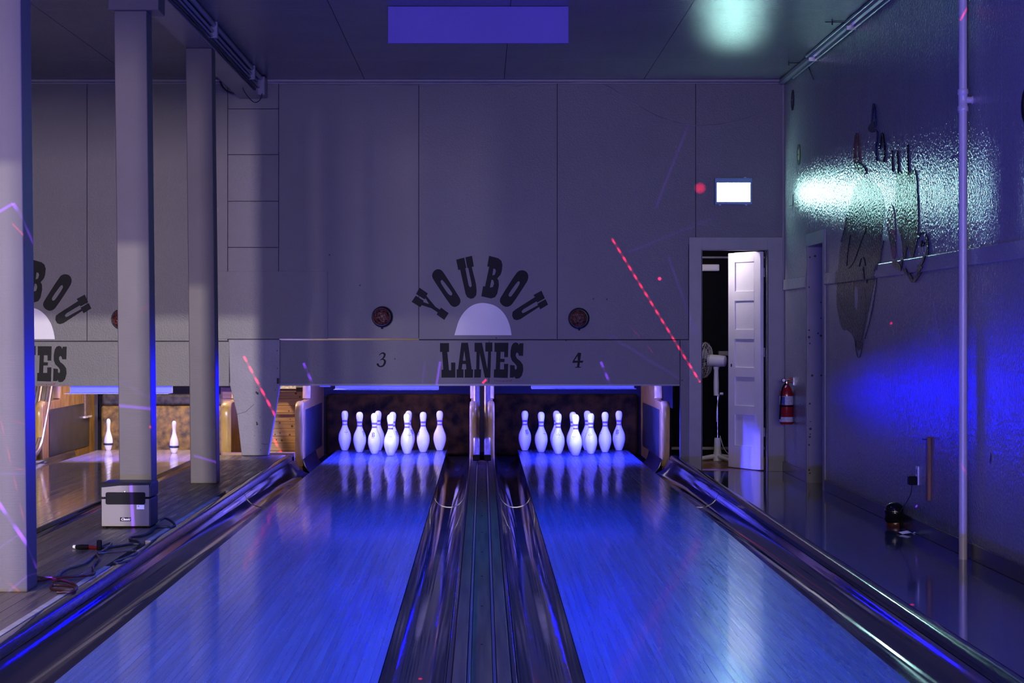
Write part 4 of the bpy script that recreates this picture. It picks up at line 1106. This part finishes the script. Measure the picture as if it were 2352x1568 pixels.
# ---- vinyl singles on the right wall
def record(px, py, label, lm):
    D = DR(px); z = PZ(py, D)
    r = thing('vinyl_record', label, 'record', (XW, D, z), 'small records hung on the right wall')
    MB().lathe([(.088, 0), (.088, -.003), (.048, -.0035), (.047, -.003)], 32, (XW, D, z), 'x').build('disc', M_VINYL, r, smooth=30)
    MB().lathe([(.046, -.0042), (.008, -.0042), (.008, -.002)], 24, (XW, D, z), 'x', cap=False).build('centre_label', lm, r)
    MB().lathe([(.006, 0), (.004, -.012), (0, -.013)], 8, (XW, D, z), 'x').build('hanging_nail', M_STEEL, r)
record(1821, 230, 'upper of the two small black records near the corner', M_MDARK)
record(1835, 355, 'lower small black record with yellowish label near the corner', M_VLABEL)
record(2358, 241, 'black record at the right edge of the picture', M_MDARK)

# ---- pipe, lath, outlet, party light, paper
PXX, PYY = 2.588, 10.55
pp = thing('standing_pipe', 'pale painted pipe standing against the right wall', 'pipe', (PXX, PYY, ZF))
rp = .0225
MB().tube([(PXX, PYY, ZF), (PXX, PYY, ZC - .026)], rp, 20).build('pipe_run', M_PIPE, pp, smooth=60)
zc = PZ(230, PYY)
MB().lathe([(rp + .004, zc - .06), (rp + .006, zc - .055), (rp + .006, zc - .035), (rp + .002, zc - .03), (rp + .002, zc + .03), (rp + .006, zc + .035), (rp + .006, zc + .055), (rp + .004, zc + .06)], 20, (PXX, PYY, 0)).build('tee_fitting', M_PIPE, pp, smooth=40)
MB().lathe([(.018, 0), (.018, .03), (.022, .032), (.022, .05)], 14, (PXX + .012, PYY - .01, zc), 'x').build('tee_branch', M_PIPE, pp, smooth=40)
MB().tube([(PXX + .03, PYY + .03, zc + .02), (PXX + .032, PYY + .03, ZC)], .004, 6).build('thin_wire', M_CABLE, pp)
sx = DR(2135)
la = thing('wooden_lath', 'rough brown wooden lath fixed upright on the right wall', 'lath', (XW, sx, PZ(1150, sx)))
MB().box(XW - .022, XW, sx - .045, sx + .005, PZ(1149, sx), PZ(1003, sx)).build('lath_board', M_STICK, la, bevel=.003)
MB().lathe([(.004, 0), (.004, -.03), (0, -.031)], 8, (XW - .02, sx - .02, PZ(1008, sx)), 'x').build('nail', M_STEEL, la)
oy = DR(2108)
ot = thing('wall_outlet', 'white outlet plate low on the right wall', 'outlet', (XW, oy, PZ(1110, oy)))
MB().box(XW - .007, XW, oy - .036, oy + .036, PZ(1113, oy), PZ(1070, oy)).build('cover_plate', M_WHITE, ot, bevel=.002)
MB().box(XW - .009, XW - .006, oy - .017, oy + .017, PZ(1089, oy), PZ(1077, oy)).build('socket', M_TRIM, ot, bevel=.001)
ad = thing('power_adapter', 'black power adapter plugged into the wall outlet', 'adapter', (XW - .03, oy, PZ(1110, oy)))
MB().box(XW - .058, XW - .008, oy - .028, oy + .028, PZ(1113, oy), PZ(1093, oy)).build('adapter_body', M_BLACK, ad, bevel=.006, seg=2)
PLX, PLY = PX(2056, DG(1208, ZF)), DG(1208, ZF)
cpts = smoothline([(XW - .035, oy, PZ(1113, oy)), (XW - .036, oy + .03, PZ(1135, oy)), (XW - .045, oy + .12, PZ(1158, oy)), (XW - .07, oy + .2, ZF + .10), (PLX + .055, PLY + .075, ZF + .012)], 8)
MB().tube(cpts, .0028, 6).build('adapter_cord', M_CABLE, ad, smooth=60)
pt = thing('party_light', 'small black domed party light on the aisle floor by the wall', 'party light', (PLX, PLY, ZF))
MB().lathe([(.052, ZF), (.056, ZF + .006), (.056, ZF + .03), (.05, ZF + .04)], 24, (PLX, PLY, 0)).build('base', mat('amber_base', (.10, .03, .01), .25), pt, smooth=40)
dm = [(.052, -.012), (.060, .01), (.064, .04), (.058, .075), (.042, .098), (.02, .108), (0, .110)]
axd = Vector((-.25, -.30, 1)).normalized(); ud = axd.cross(Vector((0, 1, 0))).normalized(); vd = ud.cross(axd)
MB().lathe(dm, 24, (PLX + .004, PLY, ZF + .045), (axd, ud, vd)).build('dome', M_BLACKG, pt, smooth=60)
MB().lathe([(.06, .0), (.068, .004), (.068, .02), (.062, .026)], 24, (PLX + .004, PLY, ZF + .045), (axd, ud, vd)).build('dome_ring', M_BLACK, pt, smooth=40)
dv2 = Vector((-.05, -.95, .55)).normalized(); c0 = Vector((PLX + .004, PLY, ZF + .045)) + axd * .05 + dv2 * .052
MB().lathe([(.012, 0), (.011, .003), (0, .004)], 14, c0, (dv2, dv2.cross(Vector((1, 0, 0))).normalized(), dv2.cross(dv2.cross(Vector((1, 0, 0)))).normalized())).build('warning_sticker', mat('orange_sticker', (.25, .10, .03), .4), pt)
MB().box(PLX + .015, PLX + .05, PLY - .085, PLY - .055, ZF, ZF + .05).build('tilt_stand', M_BLACK, pt, bevel=.005)
pbx, pby = PX(2078, DG(1226, ZF)), DG(1226, ZF)
pa = thing('crumpled_paper', 'small crumpled white paper lying in front of the party light', 'paper', (pbx, pby, ZF))
pv = [(-.045, .03, .004), (.03, .035, .016), (.05, .01, .006), (.012, -.012, .022), (-.02, -.03, .002), (.03, -.045, .012), (-.04, -.005, .012), (.055, -.02, .001)]
vs = [(pbx + a, pby + b, ZF + c) for a, b, c in pv]
MB().add(vs, [(0, 6, 3, 1), (1, 3, 2), (6, 4, 3), (3, 4, 5), (2, 3, 7), (3, 5, 7)]).build('paper_sheet', M_WHITE, pa)
MB().add([(pbx + .05, pby + .03, ZF + .001), (pbx + .085, pby + .02, ZF + .004), (pbx + .075, pby + .045, ZF + .012)], [(0, 1, 2)]).build('torn_scrap', M_WHITE, pa)
sc_ = MB()
random.seed(9)
for (px, py, r) in ((2276, 1050, .018), (2274, 1058, .012), (2042, 1068, .005), (2094, 1087, .005), (2111, 267, .006), (2014, 729, .004), (2069, 690, .003), (2203, 754, .005), (2150, 730, .003), (1973, 1040, .004)):
    D = DR(px); z = PZ(py, D)
    sc_.prism(chaikin([(D + r*math.cos(k)*random.uniform(.5, 1), z + r*2*math.sin(k)*random.uniform(.5, 1)) for k in range(6)]), None, lambda u, v, a: (a, u, v), XW - .0008, XW)
sc_.build('wall_scuff', M_CHIP, wr)['kind'] = 'stuff'

# ---- wiring on ceiling, beam and walls
def cable(name, pts, r, label, m=M_CABLE, cat='cable', n=8, sides=6, group=None):
    o = MB().tube(smoothline(pts, n), r, sides).build(name, m, smooth=60)
    return tag(o, label, cat, group)
xc, zc_ = XB1 + .018, ZC - .022
cd1 = thing('ceiling_conduit', 'painted double conduit running along the ceiling beam', 'conduit', (XB1, 10, ZC - .05))
MB().tube([(XB1 + .022, YN, ZC - .024), (XB1 + .022, DW - .3, ZC - .024)], .02, 10).build('conduit_pipe', M_PAINTC, cd1, smooth=50)
MB().tube([(XB1 + .014, YN, ZC - .072), (XB1 + .014, DW - .5, ZC - .072)], .013, 10).build('conduit_pipe', M_PAINTC, cd1, smooth=50)
MB().tube([(XB1 + .010, YN, ZC - .105), (XB1 + .010, DW - .2, ZC - .105)], .009, 8).build('conduit_pipe', M_PAINTC, cd1, smooth=50)
for y in (11.5, 13.9, 16.2): MB().box(XB1, XB1 + .05, y, y + .05, ZC - .12, ZC - .002).build('conduit_strap', M_PAINTC, cd1, bevel=.004)
MB().box(XB1 - .01, XB1 + .06, DW - .30, DW - .08, ZC - .17, ZC - .01).build('junction_box', M_PAINTC, cd1, bevel=.006)
random.seed(14)
for k, (zo, r) in enumerate(((-.135, .006), (-.15, .005))):
    pts = []
    y = YN
    while y < DW - .4:
        pts.append((XB1 + .006 + random.uniform(0, .004), y, ZC + zo + random.uniform(-.016, .006))); y += .45
    cable('beam_cable', pts, r, ('dark cable sagging along the lower edge of the beam', 'thinner dark cable running just below the first one on the beam')[k], n=3)
BE = DW - .03
cable('hanging_cable', [WP(538, 150, 16.3), WP(548, 180, 16.35), WP(560, 208, 16.4), WP(575, 228, 16.5), WP(587, 235, 16.6), WP(598, 228, 16.7), WP(603, 210, 16.9)], .004, 'thin dark cable looping below the end of the beam')
cable('cable_stub', [WP(505, 186, 16.9), WP(512, 200, 16.9), WP(522, 209, 16.9), WP(538, 215, 16.9)], .008, 'thick black cable stub bent under the beam end')
cable('wall_cable', [WP(612, 189, DW - .02), WP(760, 195, DW - .008), WP(900, 197, DW - .008), WP(1065, 191, DW - .01), WP(1180, 198, DW - .008), WP(1270, 192, DW - .01), WP(1380, 192, DW - .01), WP(1440, 227, DW - .008), WP(1520, 270, DW - .008), WP(1600, 288, DW - .008), WP(1690, 278, DW - .008), WP(1800, 243, DW - .01)], .0035, 'thin pale cable drooping across the back wall towards the corner', M_TRIM)
cw = thing('corner_conduit', 'pair of shiny conduits along the top of the right wall', 'conduit', (XW - .03, 10, ZC - .04))
MB().tube([(XW - .055, YN, ZC - .012), (XW - .055, 15.6, ZC - .012)], .011, 10).build('conduit_pipe', M_PAINTC, cw, smooth=50)
MB().tube([(XW - .012, YN, ZC - .062), (XW - .012, DW - .6, ZC - .062)], .010, 10).build('conduit_pipe', M_PAINTC, cw, smooth=50)
for y in (10.4, 12.1, 13.8, 15.4): MB().box(XW - .07, XW - .001, y, y + .025, ZC - .076, ZC - .048).build('conduit_strap', M_STEEL, cw)
cable('loose_wire', [RWP(1868, 126), RWP(1862, 140), RWP(1858, 152), RWP(1863, 168), RWP(1869, 182)], .005, 'short pale wire hanging loose near the top of the right wall', M_MBROWN)
for (px, py, L__, lab) in ((1895, 48, .17, 'long metal ceiling hook nearer the camera'), (1810, 142, .11, 'short metal ceiling hook near the corner')):
    D = DG(py, ZC) if False else F * (ZC - H) / (VY - py)
    x = PX(px, D)
    hk = thing('ceiling_hook', lab, 'hook', (x, D, ZC), 'ceiling hooks')
    MB().tube([(x, D, ZC - .008), (x + L__, D, ZC - .008)], .004, 6).build('hook_bar', M_CABLE, hk)
    MB().tube([(x + (.05 if L__ > .15 else .004), D, ZC), (x + (.05 if L__ > .15 else .004), D - .01, ZC - .03)], .005, 6).build('hook_end', M_CABLE, hk)
wm = thing('wall_hook', 'tiny dark hook on the right wall beside the exit sign', 'hook', RWP(1821, 472))
MB().tube([Vector(RWP(1822, 446)) + Vector((-.004, 0, 0)), Vector(RWP(1822, 470)) + Vector((-.004, 0, 0))], .0035, 6).build('hook_shank', M_CABLE, wm)
MB().tube([Vector(RWP(1822, 470)) + Vector((-.004, 0, 0)), Vector(RWP(1818, 473)) + Vector((-.02, 0, 0))], .0035, 6).build('hook_tip', M_CABLE, wm)

# ---- box heater on the platform
hy = DG(1213, ZP); hx0, hx1 = PX(231, hy), PX(346, hy); hdp = .245
hz1 = PZ(1109, hy)
hz = thing('box_heater', 'silver fronted box heater standing before the middle column', 'heater', ((hx0+hx1)/2, hy, ZP))
zs = PZ(1143, hy)          # split line
MB().prism([(hy + .004, ZP + .008), (hy + hdp, ZP + .008), (hy + hdp, zs - .004), (hy + .004, zs - .004)], None, lambda u, v, a: (a, u, v), hx0, hx1).build('lower_case', M_HEATER, hz, bevel=.006, seg=2)
MB().prism([(hy + .004, zs + .003), (hy + hdp, zs + .003), (hy + hdp, hz1), (hy + .035, hz1), (hy + .004, hz1 - .022)], None, lambda u, v, a: (a, u, v), hx0 - .003, hx1 + .002).build('upper_case', M_HEATER, hz, bevel=.006, seg=2)
fx0, fx1 = hx0 + .006, hx1 - .008
MB().prism([(fx0, zs - .006), (fx1, zs - .006), (fx1, ZP + .012), (fx0, ZP + .012)], None, lambda u, v, a: (u, a, v), hy - .002, hy + .005).build('front_panel', M_SILVER, hz, bevel=.001)
MB().prism([(fx0, zs + .005), (fx0, PZ(1119, hy)), (fx0 + .10, PZ(1114.5, hy)), (fx1, PZ(1113.5, hy)), (fx1, zs + .005)], None, lambda u, v, a: (u, a, v), hy - .002, hy + .005).build('upper_front_panel', M_SILVER, hz, bevel=.001)
g0, g1, gz0, gz1 = PX(243, hy), PX(334, hy), PZ(1158, hy), PZ(1130, hy)
def rrect(x0, x1, z0, z1, r, n=5):
    P = []
    for cx, cz, a0 in ((x1 - r, z0 + r, -90), (x1 - r, z1 - r, 0), (x0 + r, z1 - r, 90), (x0 + r, z0 + r, 180)):
        for k in range(n + 1):
            a = math.radians(a0 + 90 * k / n); P.append((cx + r*math.cos(a), cz + r*math.sin(a)))
    return P
outer = rrect(g0, g1, gz0, gz1, .010); inner = rrect(g0 + .005, g1 - .005, gz0 + .005, gz1 - .005, .007)
gr_ = MB().prism(outer, [inner], lambda u, v, a: (u, a, v), hy - .007, hy - .001).build('grille_frame', M_BLACK, hz)
MB().prism(inner, None, lambda u, v, a: (u, a, v), hy - .0028, hy - .001).build('grille_back', M_BLACK, hz)
for k in range(7):
    z = gz0 + .010 + (gz1 - gz0 - .02) * k / 6
    MB().box(g0 + .006, g1 - .006, hy - .0052, hy - .0026, z - .0012, z + .0012).build('grille_bar', M_BLACK, gr_)
MB().box(PX(287, hy) - .004, PX(287, hy) + .004, hy - .006, hy - .001, gz1, gz1 + .008).build('indicator', M_CHROME, hz, bevel=.001)
sk = MB().box(PX(314, hy), PX(331.5, hy), hy - .0035, hy - .0018, PZ(1169, hy), PZ(1159, hy)).build('sticker', M_WHITE, hz)
MB().prism([(PX(316, hy), PZ(1163, hy)), (PX(319, hy), PZ(1160.5, hy)), (PX(320, hy), PZ(1163, hy))], None, lambda u, v, a: (u, a, v), hy - .004, hy - .0033).build('sticker_mark', M_LABELB, sk)
bd = MB().box(PX(276, hy), PX(301, hy), hy - .0045, hy - .0018, PZ(1196.5, hy), PZ(1187.5, hy)).build('badge', M_BLACKG, hz)
tc_ = bpy.data.curves.new('badge_text', 'FONT'); tc_.body = 'Classic'; tc_.size = .0185; tc_.shear = .35; tc_.align_x = 'CENTER'; tc_.align_y = 'CENTER'; tc_.extrude = .0004; tc_.offset = .0003
to_ = bpy.data.objects.new('tmp_text', tc_); COL.objects.link(to_); bpy.context.view_layer.update()
tm = bpy.data.meshes.new_from_object(to_.evaluated_get(bpy.context.evaluated_depsgraph_get())); bpy.data.objects.remove(to_)
tm.transform(Matrix.Translation(((PX(276, hy) + PX(301, hy)) / 2, hy - .005, PZ(1192, hy))) @ Matrix.Rotation(math.pi / 2, 4, 'X'))
tm.materials.clear()
place('badge_lettering', tm, M_WHITE, bd)
for a in (hx0 + .02, hx1 - .02):
    for b in (hy + .03, hy + hdp - .03): MB().lathe([(.010, ZP), (.010, ZP + .010)], 10, (a, b, 0)).build('foot', M_BLACK, hz)

# ---- cords lying on the platform
def GP(px, py, up=.008): D = DG(py, ZP + up); return (PX(px, D), D, ZP + up)
cable('heater_cord', [GP(366, 1196, .03), GP(378, 1190, .03), GP(393, 1196, .02), GP(402, 1206), GP(396, 1210), GP(380, 1210), GP(356, 1212), GP(345, 1222), GP(325, 1230), GP(302, 1234), GP(300, 1240), GP(318, 1244), GP(320, 1249), GP(300, 1250), GP(260, 1256), GP(236, 1259)], .007, 'thick black heater cord bending in front of the box heater', cat='cord')
pg = thing('plug_cluster', 'black and red plugs joined on the platform in front of the heater', 'plug', GP(205, 1258))
c_ = [GP(176, 1256, .012), GP(186, 1256, .014), GP(203, 1256, .014)]
MB().tube(c_, [.011, .014, .013], 10).build('socket_end', M_BLACK, pg, smooth=40)
MB().tube([GP(170, 1255, .012), GP(176, 1256, .012)], .009, 10).build('plug_collar', M_WHITE, pg, smooth=40)
MB().tube([GP(203, 1256, .013), GP(224, 1258, .013)], [.011, .009], 10).build('red_plug', M_PLUGRED, pg, smooth=40)
xk, yk, _ = GP(228, 1260)
MB().box(xk - .012, xk + .012, yk - .012, yk + .012, ZP, ZP + .052).build('upright_tap', M_BLACK, pg, bevel=.005, seg=2)
cable('extension_cord', [GP(232, 1254), GP(248, 1248), GP(256, 1247), GP(250, 1255), GP(236, 1265), GP(221, 1272), GP(210, 1281), GP(196, 1293), GP(175, 1300), GP(155, 1306), GP(140, 1315), GP(134, 1322), GP(125, 1326), GP(100, 1326), GP(75, 1322)], .0065, 'grey twisted extension cord running down to the nearest column', M_CORDG, 'cord')
cable('extension_cord', [GP(221, 1272), GP(226, 1282), GP(219, 1292), GP(213, 1302), GP(217, 1312), GP(213, 1319), GP(190, 1322), GP(150, 1325), GP(110, 1330), GP(75, 1336)], .006, 'dark red extension cord with a sharp kink before the nearest column', M_CORD, 'cord')
cable('extension_cord', [GP(221, 1271), GP(260, 1268), GP(290, 1265), GP(308, 1264), GP(314, 1268), GP(308, 1273), GP(280, 1284), GP(262, 1291), GP(272, 1293), GP(298, 1286)], .0055, 'grey cord looping towards the platform edge below the heater', M_CORDG, 'cord')
cable('coiled_cord', [GP(120, 1335), GP(145, 1333, .014), GP(170, 1342), GP(177, 1348), GP(170, 1355), GP(140, 1355), GP(118, 1352), GP(122, 1344, .016), GP(150, 1345, .016), GP(172, 1350, .016), GP(165, 1358, .012), GP(130, 1361)], .006, 'dark red coil of cord lying at the foot of the nearest column', M_CORD, 'cord')
